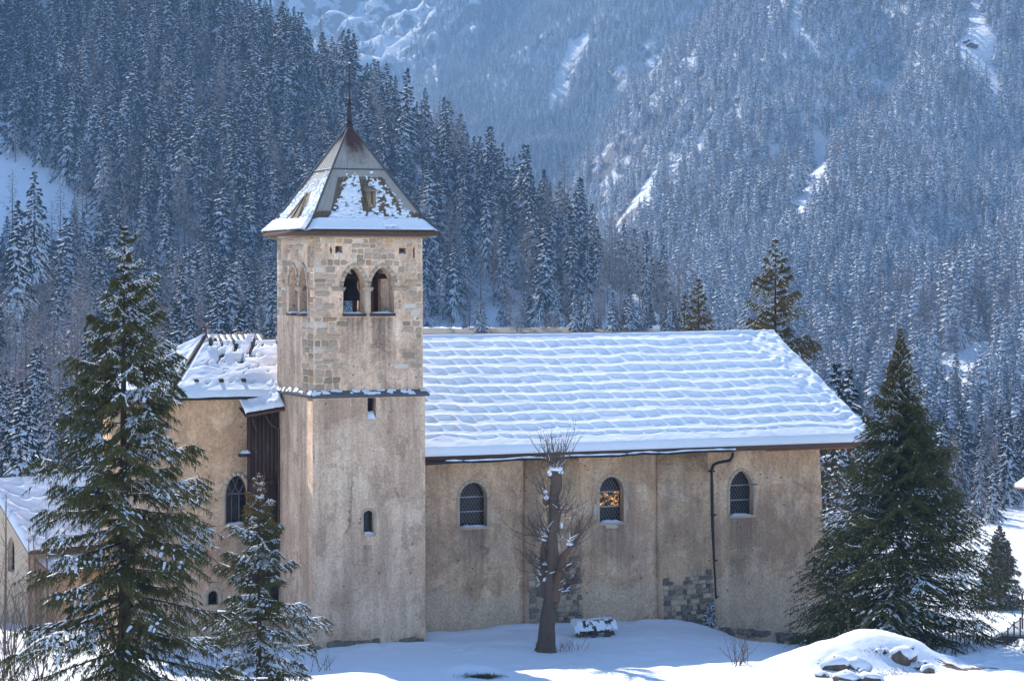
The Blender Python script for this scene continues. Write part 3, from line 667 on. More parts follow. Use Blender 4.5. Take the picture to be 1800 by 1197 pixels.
def buttress(xa,xb,xa2,xb2,ytop,name_z,stz,sx0):
    ua,ub=cp(xa,0,VN-.2)[0],cp(xb,0,VN-.2)[0]; ua2,ub2=cp(xa2,0,VN-.6)[0],cp(xb2,0,VN-.6)[0]; g=G()
    zt=7.85; g.hexa([(ua2,VN-.72,-3),(ub2,VN-.72,-3),(ub2,VN+.02,-3),(ua2,VN+.02,-3),(ua,VN-.14,zt),(ub,VN-.14,zt),(ub,VN+.02,zt),(ua,VN+.02,zt)])
    b=g.build('buttress',M['plaster'],CH)
    z=-1.9 if xa>1000 else -.5
    while z<stz:
        h=rnd.uniform(.17,.32); t=(z+3)/(zt+3); u=ua2+(ua-ua2)*t+.05; ue=ub2+(ub-ub2)*t-.04; v=VN-.72+.58*t
        while u<ue-.15:
            w=min(rnd.uniform(.18,.48),ue-u)
            lim=stz-.5*abs(math.sin(u*2.1))-(.4 if (u-ua2)/(ub2-ua2)<.4 else 0)
            if z<lim: stone(b,(u+w/2,v-.005-(.02 if t<.3 else 0),z+h/2),w*.95,h*.93,rnd.uniform(.04,.09),rnd.choice(['stgrey','stdark','stgrey','stdark','sttan']))
            u+=w
        z+=h
    return b
b1=buttress(924,1018,928,1028,800,0,3.2,0)
b2=buttress(1156,1244,1166,1262,800,0,2.3,0)
# rubble footing along the base
g=G()
for i in range(70):
    if i<26: u=rnd.uniform(0.,5.2); v=-.06; z=rnd.uniform(-.15,.18)
    else: u=rnd.uniform(19.5,27.5); v=VN-.08; z=-.75-(u-19.5)*.145+rnd.uniform(-.1,.25)
    s=stone_mesh(i); g.n=g.n
    V=np.vstack(s.V[0:1])*np.array([rnd.uniform(.3,.55),.16,rnd.uniform(.15,.3)])+np.array([u,v+.05,z]); 
    for Fq in s.F[:1]: g.add(V,Fq)
    g.add(V,s.F[1]-s.n//2)
g.build('footing_stones',M['stdark'],CH,kind='stuff')
# tower
TW,TD=5.26,5.7
def tmap(side):
    return {'f':lambda a_,z,d:(a_,d,z),'l':lambda a_,z,d:(d,a_,z),'b':lambda a_,z,d:(a_,TD-d,z),'r':lambda a_,z,d:(TW-d,a_,z)}[side]
sa_=cp(646,0,0)[0],cp(661,0,0)[0]; slit=[(sa_[0],cp(650,736,0)[1]),(sa_[1],cp(650,736,0)[1]),(sa_[1],cp(650,699,0)[1]),(sa_[0],cp(650,699,0)[1])]
sw_=arch(cp(639,0,0)[0],cp(657,0,0)[0],cp(650,938,0)[1],cp(650,904,0)[1],'round',7,cp(650,897,0)[1])
g=G(); TZ=11.15
g.slab([(0,-3),(TW+.03,-3),(TW,TZ),(0,TZ)],[slit,sw_],lambda a_,b_:(a_,0,b_),lambda a_,b_:(a_,.8,b_))
g.slab([(.803,-3),(TD-.803,-3),(TD-.803,TZ),(.803,TZ)],[],lambda a_,b_:(0,a_,b_),lambda a_,b_:(.8,a_,b_))
g.slab([(.803,-3),(TD-.803,-3),(TD-.803,TZ),(.803,TZ)],[],lambda a_,b_:(TW,a_,b_),lambda a_,b_:(TW-.8,a_,b_))
g.slab([(0,-3),(TW,-3),(TW,TZ),(0,TZ)],[],lambda a_,b_:(a_,TD,b_),lambda a_,b_:(a_,TD-.8,b_))
g.box((.81,.81,TZ-.3),(TW-.81,TD-.81,TZ-.1))
tl_=g.build('tower_wall',M['tplaster'],CH)
# small window of the tower: frame, snow-blown pane
sq=tmap('f'); r=G(); ring(r,sw_,.12,-.02,.02,sq); r.build('window_surround',M['trim'],CH)
window(sw_,0,sq,[],lattice=0,depth=.3)
window(slit,0,sq,[],lattice=0,depth=.5,sill=False)
u,z=cp(653,742,0); g=G(); 
snowbit([(sa_[0]-.02,-.03,slit[0][1]),(sa_[1],-.03,slit[0][1])],[(sa_[0],.35,slit[0][1]+.25),(sa_[1],.35,slit[0][1]+.25)],.18,CH,'sill_snow')
for k in range(6): stone(tl_,(u+rnd.uniform(-.16,.16),-.0,z-.1-.05*k),.12,.1,.03,'stpale')
# belfry stage
fz=lambda y:cp(640,y,0)[1]
A1=arch(cp(603,0,.1)[0],cp(641,0,.1)[0],fz(552),fz(504),'pointed',9,fz(469)); A2=arch(cp(651,0,.1)[0],cp(692,0,.1)[0],fz(552),fz(504),'pointed',9,fz(469))
h1=arch(cp(589,0,.1)[0],cp(602,0,.1)[0],fz(446),fz(433),'flat'); h2=arch(cp(701,0,.1)[0],cp(713,0,.1)[0],fz(447),fz(436),'flat')
h3=arch(1.02,1.14,fz(447),fz(434),'flat'); h3=[(.86,fz(449)),(.93,fz(440)),(.86,fz(431)),(.80,fz(440))]; h4=[(4.72,fz(453)),(4.80,fz(453)),(4.80,fz(435)),(4.72,fz(435))]
def lv(x): return cs(x,0,.1)[0]
B1=arch(lv(524.5),lv(508.5),fz(552),fz(503),'pointed',9,fz(468)); B2=arch(lv(541.5),lv(527.5),fz(552),fz(503),'pointed',9,fz(468))
B1=arch(*sorted((lv(524.5),lv(508.5))),fz(552),fz(503),'pointed',9,fz(468)); B2=arch(*sorted((lv(541.),lv(527.5))),fz(552),fz(503),'pointed',9,fz(468))
k1=arch(*sorted((lv(547),lv(541))),fz(446),fz(433),'flat'); k2=arch(*sorted((lv(504.5),lv(499))),fz(446),fz(433),'flat')
g=G(); bt=18.12; I=.07
g.slab([(I,TZ-.05),(TW-.07,TZ-.05),(TW-.1,bt),(I,bt)],[A1,A2,h1,h2,h3,h4],lambda a_,b_:(a_,I,b_),lambda a_,b_:(a_,.75,b_))
g.slab([(I,TZ-.05),(TW-.07,TZ-.05),(TW-.1,bt),(I,bt)],[A1,A2,h1,h2],lambda a_,b_:(a_,TD-I,b_),lambda a_,b_:(a_,TD-.75,b_))
g.slab([(.753,TZ-.05),(TD-.753,TZ-.05),(TD-.753,bt),(.753,bt)],[B1,B2,k1],lambda a_,b_:(I,a_,b_),lambda a_,b_:(.75,a_,b_))
g.slab([(.753,TZ-.05),(TD-.753,TZ-.05),(TD-.753,bt),(.753,bt)],[B1,B2,k1],lambda a_,b_:(TW-.1,a_,b_),lambda a_,b_:(TW-.75,a_,b_))
g.box((.76,.76,13.9),(TW-.76,TD-.76,14.15))
bel=g.build('belfry_wall',M['tplaster'],CH)
# voussoirs
def vous(P,side):
    mp=tmap(side); c=G(); Pt=P[1:]+P[:1]; zs=fz(504)+.02; run=[p for p in Pt if p[1]>=zs-.1]; w=.17
    for i in range(len(run)-1):
        a_=np.array(run[i]);b_=np.array(run[i+1]);d=b_-a_; 
        def nr(j):
            p,q=np.array(run[max(j-1,0)]),np.array(run[min(j+1,len(run)-1)]); t=q-p; return np.array([t[1],-t[0]])/np.linalg.norm(t)
        e_=.03; A_=a_+d*e_; B_=b_-d*e_; A2_=A_+nr(i)*w; B2_=B_+nr(i+1)*w; y0,y1=(I-.04-rnd.random()*.015),I+.02
        v=G(); v.hexa([mp(*A_,y1),mp(*B_,y1),mp(*B2_,y1),mp(*A2_,y1),mp(*A_,y0),mp(*B_,y0),mp(*B2_,y0),mp(*A2_,y0)])
        v.build('voussoir',M[rnd.choice(['sttan','trim','trim'])],bel)
for P in (A1,A2): vous(P,'f')
for P in (B1,B2): vous(P,'l')
# columns with capitals between and beside the arches
def pillar(mp,c,hw,mat='sttan',dep=(-.04,.62)):
    g=G(); z0,z1=fz(553),fz(507)
    g.hexa([mp(c-hw,z0,dep[1]),mp(c+hw,z0,dep[1]),mp(c+hw,z0,dep[0]+.06),mp(c-hw,z0,dep[0]+.06),mp(c-hw,z1,dep[1]),mp(c+hw,z1,dep[1]),mp(c+hw,z1,dep[0]+.06),mp(c-hw,z1,dep[0]+.06)])
    o=g.build('column',M[mat],bel); return o
cc=(A1[1][0]+A2[0][0])/2; hw=(A2[0][0]-A1[1][0])/2
mpf,mpl=tmap('f'),tmap('l')
pillar(mpf,cc,hw-.01)
def cap(mp,a0,a1,z,nm='capital'):
    g=G(); y1=.3
    for k,(ex,zz0,zz1) in enumerate(((.05,z-.14,z-.06),(.09,z-.06,z+.03))):
        g.hexa([mp(a0-ex,zz0,y1-.01*k),mp(a1+ex,zz0,y1-.01*k),mp(a1+ex,zz0,I-.05-ex*.6),mp(a0-ex,zz0,I-.05-ex*.6),mp(a0-ex,zz1,y1-.01*k),mp(a1+ex,zz1,y1-.01*k),mp(a1+ex,zz1,I-.05-ex*.6),mp(a0-ex,zz1,I-.05-ex*.6)])
    g.build(nm,M['sttan'],bel)
cap(mpf,A1[1][0]-.02,A2[0][0]+.02,fz(506)); cap(mpf,A2[1][0],A2[1][0]+.5,fz(506)); cap(mpf,A1[0][0]-.45,A1[0][0],fz(506))
b0=max(B2[1][0],B2[0][0]); cap(mpl,min(B2[1][0],B2[0][0])*0+B2[1][0],B1[0][0],fz(506)) if B2[1][0]<B1[0][0] else cap(mpl,B1[1][0],B2[0][0],fz(506))
for P,mp,side in ((A1,mpf,0),(A2,mpf,0),(B1,mpl,1),(B2,mpl,1)):
    g=G(); a0,a1,z0=P[0][0],P[1][0],P[0][1]; g.hexa([mp(a0-.04,z0-.1,.5),mp(a1+.04,z0-.1,.5),mp(a1+.04,z0-.1,I-.12),mp(a0-.04,z0-.1,I-.12),mp(a0-.04,z0+.02,.5),mp(a1+.04,z0+.02,.5),mp(a1+.04,z0+.02,I-.12),mp(a0-.04,z0+.02,I-.12)])
    s=g.build('sill',M['wood'],bel); snowbit([mp(a0,z0+.02,I-.1),mp(a1,z0+.02,I-.1)],[mp(a0,z0+.02,.4),mp(a1,z0+.02,.4)],.07,bel,'sill_snow')
for P in (h1,h2):
    snowbit([mpf(P[0][0],P[0][1],I-.02),mpf(P[1][0],P[0][1],I-.02)],[mpf(P[0][0],P[0][1],.35),mpf(P[1][0],P[0][1],.35)],.06,bel,'sill_snow')
# bell frame inside
g=G()
for (u_,v_) in ((1.35,2.0),(2.2,2.6),(3.1,2.2),(3.9,2.8),(2.05,3.9),(3.3,4.0)): g.box((u_-.09,v_-.09,14.15),(u_+.09,v_+.09,17.2))
g.box((1.,2.1,16.2),(4.3,2.3,16.42)); g.box((1.,3.8,16.1),(4.3,4.0,16.3)); g.box((1.8,1.3,16.45),(2.0,4.6,16.65)); g.box((3.3,1.3,16.45),(3.5,4.6,16.65))
g.build('bell_frame',M['wood'],CH)
g=G(); pr=[(0,.62),(.04,.6),(.3,.52),(.55,.40),(.8,.32),(.95,.2),(1,.0)]; n=16
V=[(2.65+r_*math.cos(t),2.9+r_*math.sin(t),15.2+h_*.95) for h_,r_ in pr for t in np.arange(n)*2*PI/n]
g.add(V,[(k*n+j,k*n+(j+1)%n,(k+1)*n+(j+1)%n,(k+1)*n+j) for k in range(len(pr)-1) for j in range(n)]); g.build('bell',M['iron'],CH,True)
# individual stones of the belfry and the corner
nst=0
def blocked(P,a0,a1,z0,z1,pad):
    x0,x1=min(p[0] for p in P)-pad,max(p[0] for p in P)+pad; y0,y1=min(p[1] for p in P)-.12,max(p[1] for p in P)+pad
    if a1<x0 or a0>x1 or z1<y0 or z0>y1: return False
    zc=(z0+z1)/2; zs=fz(504)
    if zc>zs and len(P)>5:
        f_=max(0,(y1-zc)/(y1-zs))**.6; c=(x0+x1)/2; hw_=(x1-x0)/2*f_; return not(a1<c-hw_ or a0>c+hw_)
    return True
z=11.3
holes_f=[(A1,.2),(A2,.2),(h1,.03),(h2,.03),(h3,.02),(h4,.02)]; holes_l=[(B1,.2),(B2,.2),(k1,.04),(k2,.04)]
while z<17.95:
    h=rnd.uniform(.15,.34); h=min(h,18.0-z)
    if h<.12: break
    u=.09
    while u<TW-.2:
        up=z>16.7; w=rnd.uniform(.28,.78) if not up else rnd.uniform(.22,.5); w=min(w,TW-.12-u)
        if w<.12: break
        inq=u<1.25-.25*(int(z*3)%2); rightq=u+w>TW-1.0+.25*(int(z*3)%2)
        show=(z>14.35) or inq or (rightq and z>11.7)
        if z>14.35 and not up and 0: pass
        if show and not any(blocked(P,u,u+w,z,z+h,pd) for P,pd in holes_f) and rnd.random()<(.9 if (inq or up) else .66):
            mt=rnd.choices(['sttan','stgrey','stochre','stred','stpale'],[.50,.26,.08,.04,.12])[0]
            if u>4 and z<14.3: mt=rnd.choice(['sttan','stgrey'])
            stone(bel,(u+w/2,I+.012,z+h/2+rnd.uniform(-.03,.03)),w*rnd.uniform(.82,.97),h*rnd.uniform(.78,.97),rnd.uniform(.025,.06),mt); nst+=1
        u+=w
    v=.12
    while v<TD-.2:
        w=rnd.uniform(.5,1.0); w=min(w,TD-.12-v)
        if w<.15: break
        show=(z>14.5) or v<1.1
        if show and not any(blocked(P,v,v+w,z,z+h,pd) for P,pd in holes_l) and rnd.random()<.85:
            stone(bel,(I+.012,v+w/2,z+h/2),w*.95,h*.9,rnd.uniform(.03,.07),rnd.choices(['sttan','stgrey','stochre','stpale'],[.5,.3,.06,.14])[0],side=True); nst+=1
        v+=w
    z+=h
print('stones',nst)
# string course
def skirt(g,o,i_,z0,z1,zt):  # a sloping ledge round the tower
    a_=[(-o,-o),(TW+o,-o),(TW+o,TD+o),(-o,TD+o)]; b_=[(i_,i_),(TW-i_,i_),(TW-i_,TD-i_),(i_,TD-i_)]
    for k in range(4):
        k2=(k+1)%4
        g.add([(*a_[k],z0),(*a_[k2],z0),(*a_[k2],z1),(*a_[k],z1),(*b_[k],zt),(*b_[k2],zt),(*b_[k],z0-.02),(*b_[k2],z0-.02)],[(0,1,2,3),(3,2,5,4),(0,6,7,1)])
    return g
skirt(G(),.17,.02,TZ-.2,TZ-.1,TZ+.10).build('string_course',M['seam'],CH)
g=G(); r=np.random.default_rng(5)
for k in range(70):
    s=r.random(); sd=rnd.random()<.6; t=r.random()
    c=(s*TW,-.16+.16*t,TZ-.1+.17*t) if sd else (-.16+.16*t,s*TD,TZ-.1+.17*t); w=.05+.16*r.random(); q=.02+.03*r.random()
    if sd: g.add([(c[0]-w,c[1]-.03,c[2]),(c[0]+w,c[1]-.03,c[2]),(c[0]+w,c[1]+.05,c[2]+q+.05),(c[0]-w,c[1]+.05,c[2]+q+.05),(c[0],c[1],c[2]+q+.05)],[(0,1,4),(1,2,4),(2,3,4),(3,0,4)])
    else: g.add([(c[0]-.03,c[1]-w,c[2]),(c[0]-.03,c[1]+w,c[2]),(c[0]+.05,c[1]+w,c[2]+q+.05),(c[0]+.05,c[1]-w,c[2]+q+.05),(c[0],c[1],c[2]+q+.05)],[(0,1,4),(1,2,4),(2,3,4),(3,0,4)])
g.build('ledge_snow',M['snow'],CH,True)
# tower roof: bell-cast pyramid
AP=(2.65,2.85,23.15); ov=.42; ez=18.22
def pyr(t,off=0):   # square section at height fraction t (0 eave .. 1 apex)
    fl=.17*(1-min(t/.12,1))**1.5; k=1-t
    x0=AP[0]-(AP[0]+ov-.15)*k-fl; x1=AP[0]+(TW+ov-.15-AP[0])*k+fl; y0=AP[1]-(AP[1]+ov-.15)*k-fl; y1=AP[1]+(TD+ov-.15-AP[1])*k+fl
    return x0-off,x1+off,y0-off,y1+off,ez+.12+(AP[2]-ez-.12)*t
def pface(side,s,t,off=0):
    x0,x1,y0,y1,z=pyr(t,off)
    return {'f':(x0+(x1-x0)*s,y0,z),'l':(x0,y0+(y1-y0)*s,z),'b':(x0+(x1-x0)*s,y1,z),'r':(x1,y0+(y1-y0)*s,z)}[side]
g=G(); ts=[0,.03,.06,.1,.16,.58,.582,1.0]
for sd in 'flbr':
    for i in range(len(ts)-1):
        m=0 if ts[i]<.58 else 1; o=.0 if m==0 else .03
        if ts[i]<.58<ts[i+1]-1e-9: pass
        V=[pface(sd,0,ts[i],o),pface(sd,1,ts[i],o),pface(sd,1,ts[i+1],o if ts[i]<.5 else .03),pface(sd,0,ts[i+1],o if ts[i]<.5 else .03)]
        g.add(V,[(0,1,2,3)],m)
tr_=g.build('tower_roof',[M['shingle'],M['metal']],CH)
g=G(); x0,x1,y0,y1,_=pyr(0); g.box((x0-.02,y0-.02,ez-.10),(x1+.02,y1+.02,ez+.115)); g.build('eave_board',M['eave'],CH)
g=G(); g.box((-.2,-.2,ez-.2),(TW+.15,TD+.2,ez-.103)); g.build('eave_beam',M['oldpale'],CH)
# hip strips, seams
g=G()
for (sx,sy) in ((0,0),(1,0),(1,1),(0,1)):
    P=[]
    for t in np.linspace(.0,.985,14):
        x0,x1,y0,y1,z=pyr(t,.04); P.append(((x0,x1)[sx],(y0,y1)[sy],z+.03))
    g.tube(P,.055,5)
for t in (.58,):
    for sd in 'fl':
        g.tube([pface(sd,s,t,.05) for s in np.linspace(0,1,8)],.03,4)
g.build('hip_strip',M['seam'],tr_)
# metal sheets below the cap: standing panels
g=G()
for sd,n in (('f',7),('l',7)):
    for i in range(1,n):
        s=i/n; g.tube([pface(sd,s,t,.035) for t in (.585,.8,.93)],.012,3)
    for s in (.06,.12,.88,.94): g.tube([pface(sd,s,t,.012) for t in (.18,.4,.57)],.016,3)
g.build('sheet_seam',M['metal'],tr_)
g=G()
for s0,s1 in ((0.0,.14),(.86,1.0)):
    g.add([pface('f',s0,.16,.015),pface('f',s1,.16,.015),pface('f',s1,.58,.015),pface('f',s0,.58,.015)],[(0,1,2,3)])
g.add([pface('l',0,.16,.015),pface('l',1,.16,.015),pface('l',1,.58,.015),pface('l',0,.58,.015)],[(0,1,2,3)])
g.add([pface('f',.53,.36,.02),pface('f',.63,.36,.02),pface('f',.60,.58,.02),pface('f',.42,.58,.02)],[(0,1,2,3)])
g.add([pface('f',.1,.5,.018),pface('f',.9,.5,.018),pface('f',.9,.58,.018),pface('f',.1,.58,.018)],[(0,1,2,3)])
g.build('metal_sheet',M['metal'],tr_)
# shingle butts
g=G(); r=np.random.default_rng(3)
for row in range(30):
    t=.05+row*.0165
    for sd in 'fl':
        if sd=='l' and t>.17: continue
        n=int(34*(1-t)); 
        for i in range(n):
            s=(i+.5*(row%2))/n; 
            if s>1-.9/n or (t>.17 and (s<.17 or s>.83)) or t>.5: continue
            o=.03+.04*r.random(); a_=pface(sd,s+.03/n,t-.004,o);b_=pface(sd,s+.9/n,t-.004,o);c=pface(sd,s+.9/n,t+.02,.004);d=pface(sd,s+.03/n,t+.02,.004); a2=pface(sd,s+.03/n,t-.004,0);b2=pface(sd,s+.9/n,t-.004,0)
            g.add([a_,b_,c,d,a2,b2],[(0,1,2,3),(4,5,1,0)])
g.build('shingles',M['shingle'],tr_,kind='stuff')
# snow on the tower roof
def roofsnow(sd,cov,thick,name='roof_snow'):
    ns,nt_=150,125; g=G(); S_=np.linspace(-.0,1.,ns); T_=np.linspace(-.006,.60,nt_); V=np.zeros((nt_,ns,3)); mk=np.zeros((nt_,ns))
    for j,t in enumerate(T_):
        for i,s in enumerate(S_):
            c=cov(s,t); n=.6*(float(fbm(np.array([s*22*(1-t*.8)]),np.array([t*26.]),2,8+ord(sd))[0])-.5)+.75*(float(vn(np.array([s*46*(1-t*.7)]),np.array([t*62.]),3)[0])-.5)
            h=thick(s,t)*min(1,max(0,c+n*1.1)*1.5); mk[j,i]=h
            e_=min(1,min(s,1-s)*14*(1-t)+.1); V[j,i]=pface(sd,s,max(t,0),.012+h*e_*.9); V[j,i,2]+=h*.5*e_-(.05 if t<0 else 0)
    vid=np.arange(nt_*ns).reshape(nt_,ns); Fq=[]
    for j in range(nt_-1):
        for i in range(ns-1):
            if max(mk[j,i],mk[j+1,i],mk[j,i+1],mk[j+1,i+1])>.012: Fq.append((vid[j,i],vid[j,i+1],vid[j+1,i+1],vid[j+1,i]))
    g.add(V.reshape(-1,3),Fq); return g.build(name,M['snow'],tr_,True)
def covf(s,t):
    if t<.10: return 1-(.9 if abs(s-.64)<.05 and t<.035 and t>.005 else 0)
    c=.46
    if s<.54: c=min(c,(s-(.10+.32*t))*7,(.53-t)*7)
    else: c=min(c,(1.0-.40*t-s)*6,(.50-t)*5)
    if .475<s<.585 and t>.30: c-=.9
    if .40<s<.74 and .13<t<.32: c-=.22
    if .64<s<.76 and .12<t<.32: c-=.12
    if s>.72: c-=.08
    if abs(s-.50)<.05 and .17<t<.31: c-=.6
    return c
def covl(s,t):
    if t<.10: return 1
    return min(.34,(.46-t)*2.2)+(.2 if s<.30 else 0)
roofsnow('f',covf,lambda s,t:.17 if t<.1 else .17-.11*min(1,(t-.1)/.12))
roofsnow('l',covl,lambda s,t:.20 if t<.1 else .20-.13*min(1,(t-.1)/.12))
for sd in 'br': roofsnow(sd,lambda s,t:.8-(t>.45)*2,lambda s,t:.1)
# dormers
def dormer(sd,sc,t0,wd,hh,hole,mat,gable=False):
    c=Vector(pface(sd,sc,t0)); out=Vector((0,-1,0)) if sd=='f' else Vector((-1,0,0)); ax=Vector((1,0,0)) if sd=='f' else Vector((0,1,0)); 
    back=-out*1.0; g=G(); z=Vector((0,0,1)); c=c+out*.12
    p=lambda a_,zz,d: tuple(c+ax*a_+z*zz-out*d)
    if not gable:
        for a0,a1 in ((-wd,-wd*.25),(wd*.25,wd)): g.hexa([p(a0,-.1,0),p(a1,-.1,0),p(a1,-.1,1.),p(a0,-.1,1.),p(a0,hh,0),p(a1,hh,0),p(a1,hh,1.),p(a0,hh,1.)])
        g.hexa([p(-wd*.2,-.1,.2),p(wd*.2,-.1,.2),p(wd*.2,-.1,1.),p(-wd*.2,-.1,1.),p(-wd*.2,hh,.2),p(wd*.2,hh,.2),p(wd*.2,hh,1.),p(-wd*.2,hh,1.)],1)
        g.hexa([p(-wd*1.2,hh,-.1),p(wd*1.2,hh,-.1),p(wd*1.2,hh,1.1),p(-wd*1.2,hh,1.1),p(-wd*1.2,hh+.07,-.1),p(wd*1.2,hh+.07,-.1),p(wd*1.2,hh+.4,1.1),p(-wd*1.2,hh+.4,1.1)],0)
    else:
        g.add([p(-wd,-.15,0),p(wd,-.15,0),p(0,hh,0),p(-wd,-.15,.9),p(wd,-.15,.9),p(0,hh,.9)],[(0,1,2)]); g.add([p(-wd,-.15,0),p(wd,-.15,0),p(0,hh,0),p(-wd,-.15,1.1),p(wd,-.15,1.1),p(0,hh,1.1)],[(1,4,5,2),(0,2,5,3)])
        g.tube([p(-wd,-.15,-.04),p(0,hh,-.04),p(wd,-.15,-.04)],.05,4); g.tube([p(0,-.1,-.02),p(0,hh-.1,-.02)],.04,4,1)
    return g.build('dormer',[M[mat],M['iron']],tr_)
dormer('f',.555,.235,.17,.62,True,'oldpale')
g=G(); A0_,A1_,A2_=pface('l',.30,.07,.16),pface('l',.62,.07,.16),pface('l',.46,.36,.20); g.add([A0_,A1_,A2_,pface('l',.30,.07,-.1),pface('l',.62,.07,-.1),pface('l',.46,.40,-.1)],[(0,1,2)]); g.add([A0_,A1_,A2_,pface('l',.30,.07,-.1),pface('l',.62,.07,-.1),pface('l',.46,.40,-.1)],[(0,2,5,3),(1,4,5,2)])
for a_,b_ in ((A0_,A2_),(A1_,A2_),(A0_,A1_)): g.tube([a_,b_],.045,5)
g.tube([pface('l',.46,.07,.18),pface('l',.46,.33,.21)],.03,4,1); g.build('dormer',[M['oldpale'],M['iron']],tr_)
# finial cross
g=G(); ax,ay,az_=AP; n=12
pr=[(az_-.16,.19),(az_+.02,.17),(az_+.03,.23),(az_+.10,.24),(az_+.14,.15),(az_+.3,.12),(az_+.9,.10),(az_+1.05,.11),(az_+1.1,.06)]
V=[(ax+r_*math.cos(t),ay+r_*math.sin(t),zz) for zz,r_ in pr for t in np.arange(n)*2*PI/n]
g.add(V,[(k*n+j,k*n+(j+1)%n,(k+1)*n+(j+1)%n,(k+1)*n+j) for k in range(len(pr)-1) for j in range(n)])
g.tube([(ax,ay,az_+1.05),(ax,ay,az_+2.8)],[.045,.03],6)
for zz,w in ((az_+.98,.24),(az_+1.88,.19)): g.tube([(ax-w*.92,ay-w*.38,zz),(ax+w*.92,ay+w*.38,zz)],.05,6)
for zz,r_ in ((az_+1.18,.10),(az_+2.82,.07),(az_+1.88,.05),(az_+.98,.08)):
    g.tube([(ax,ay,zz-r_),(ax,ay,zz-r_*.5),(ax,ay,zz),(ax,ay,zz+r_*.5),(ax,ay,zz+r_)],[.01,r_*.8,r_,r_*.8,.01],8)
fc=g.build('finial_cross',M['iron'],CH)
g=G(); g.tube([(ax,ay,az_+.07),(ax,ay,az_+.13),(ax,ay,az_+.2)],[.2,.17,.03],8); g.tube([(ax,ay,az_+2.84),(ax,ay,az_+2.9),(ax,ay,az_+2.94)],[.05,.06,.01],6); g.build('snow_cap',M['snow'],fc,True)
# nave roof
RU0,RU1=5.15,29.6
g=G(); th=.16
for (v0,z0,v1,z1) in ((EV,EZ,RV,RZ),(BV,EZ,RV,RZ)):
    g.hexa([(RU0,v0,z0),(RU1,v0,z0),(RU1,v1,z1),(RU0,v1,z1),(RU0,v0,z0+th),(RU1,v0,z0+th),(RU1,v1,z1+th),(RU0,v1,z1+th)])
g.build('nave_roof',M['shingle'],CH)
g=G(); g.box((RU0+.15,EV-.035,EZ-.17),(RU1+.02,EV-.002,EZ+.20)); 
g.hexa([(RU1+.003,EV,EZ-.06),(RU1+.04,EV,EZ-.06),(RU1+.04,RV,RZ-.06),(RU1+.003,RV,RZ-.06),(RU1+.003,EV,EZ+.20),(RU1+.04,EV,EZ+.20),(RU1+.04,RV,RZ+.20),(RU1+.003,RV,RZ+.20)]); g.build('eave_board',M['eave'],CH)
for i in range(26):   # rafter tails
    u=5.9+i*.9
    if u>RU1-.1: break
    g=G(); g.hexa([(u-.07,EV+.03,EZ-.16),(u+.07,EV+.03,EZ-.16),(u+.07,VN+.0,EZ+.45),(u-.07,VN,EZ+.45),(u-.07,EV+.03,EZ-.01),(u+.07,EV+.03,EZ-.01),(u+.07,VN,EZ+.6),(u-.07,VN,EZ+.6)]); g.build('rafter_tail',M['redwood'],CH)
g=G(); g.box((24.,VN-.12,7.72),(RU1-.05,VN+.3,8.05)); g.box((NU0,VN-.03,7.95),(24,VN+.1,8.15)); g.build('wall_plate',M['redwood'],CH)
gx=cp(1290,0,EV)[0]
g=G(); P=[(u,EV-.14,EZ-.10-.12*(1-(u-5.4)/(gx-5.4))+.02*math.sin(u*2)) for u in np.linspace(5.35,gx,40)]; g.tube(P,.075,6); g.build('gutter',M['iron'],CH)
g=G(); g.tube([(p[0],p[1]-.01,p[2]+.055+.02*math.sin(p[0]*3.1)) for p in P[3:]],[.03+.035*abs(math.sin(i*1.7)) for i in range(len(P)-3)],6); g.build('gutter_snow',M['snow'],CH,True)
# downpipe at the right, short one by the tower
d=lambda x,y,v:(cp(x,y,v)[0],v,cp(x,y,v)[1])
g=G(); g.tube([d(1288,797,EV-.1),d(1287,803,EV+.1),d(1283,809,EV+.5),d(1262,813,VN-.45),d(1254,817,VN-.3),d(1251,826,VN-.2),d(1251.5,850,VN-.16),d(1253,930,VN-.16),d(1255,1000,VN-.2),d(1258,1052,VN-.22)],.075,8); dp=g.build('downpipe',M['iron'],CH)
g=G(); 
for y in (828,905,985,1048): 
    p=d(1252.5+(y-850)*.028,y,VN-.18); g.box((p[0]-.12,p[1]-.1,p[2]-.03),(p[0]+.12,VN+.01,p[2]+.03))
g.build('pipe_bracket',M['iron'],dp)
g=G(); g.tube([(5.5,EV-.14,EZ-.22),(5.45,EV-.05,EZ-.45),(5.42,EV+.3,EZ-.62),(5.40,VN-.1,EZ-.9)],.06,6); g.build('short_downpipe',M['iron'],CH)
# rust hole iron on the window arch line: tie-rod end
g=G(); g.box((cp(1321,0,VN)[0],VN-.04,cp(1330,851,VN)[1]-.02),(cp(1332,0,VN)[0],VN+.02,cp(1330,851,VN)[1]+.02)); g.build('tie_iron',M['iron'],CH)
# deep snow on the front slope, melted into rows of hollows
Ls=math.hypot(RV-EV,RZ-EZ); nu,nsg=820,330
U=np.linspace(RU0+.05,RU1+.04,nu); Sg=np.linspace(-.12,Ls+.10,nsg)  # Sg measured down from the ridge
UU,SS=np.meshgrid(U,Sg); 
wob=(fbm(UU/3.2,SS*0+3.,3,51)-.5)*.34+(fbm(UU/.9,SS/.9,2,52)-.5)*.10
wob=wob+(fbm(UU/1.4,SS/1.5,2,91)-.5)*.30
per=.935; ph=(SS-.38+wob)/per; row=np.floor(ph); fr_=ph-row
A=.026*(.75+.5*fbm(UU/2.,row*7.3,2,53))
saw=np.where(fr_<.36,ss(fr_/.36,0,1),1-ss((fr_-.36)/.64,-.05,1.05))
act=ss(SS,.25,.5)*(1-ss(SS+wob*1.5,Ls-1.15,Ls-.75))*(1-ss(UU+(SS/Ls)*-1.6+(fbm(UU,SS,2,9)-.5)*1.2,RU1-2.2,RU1-1.7))
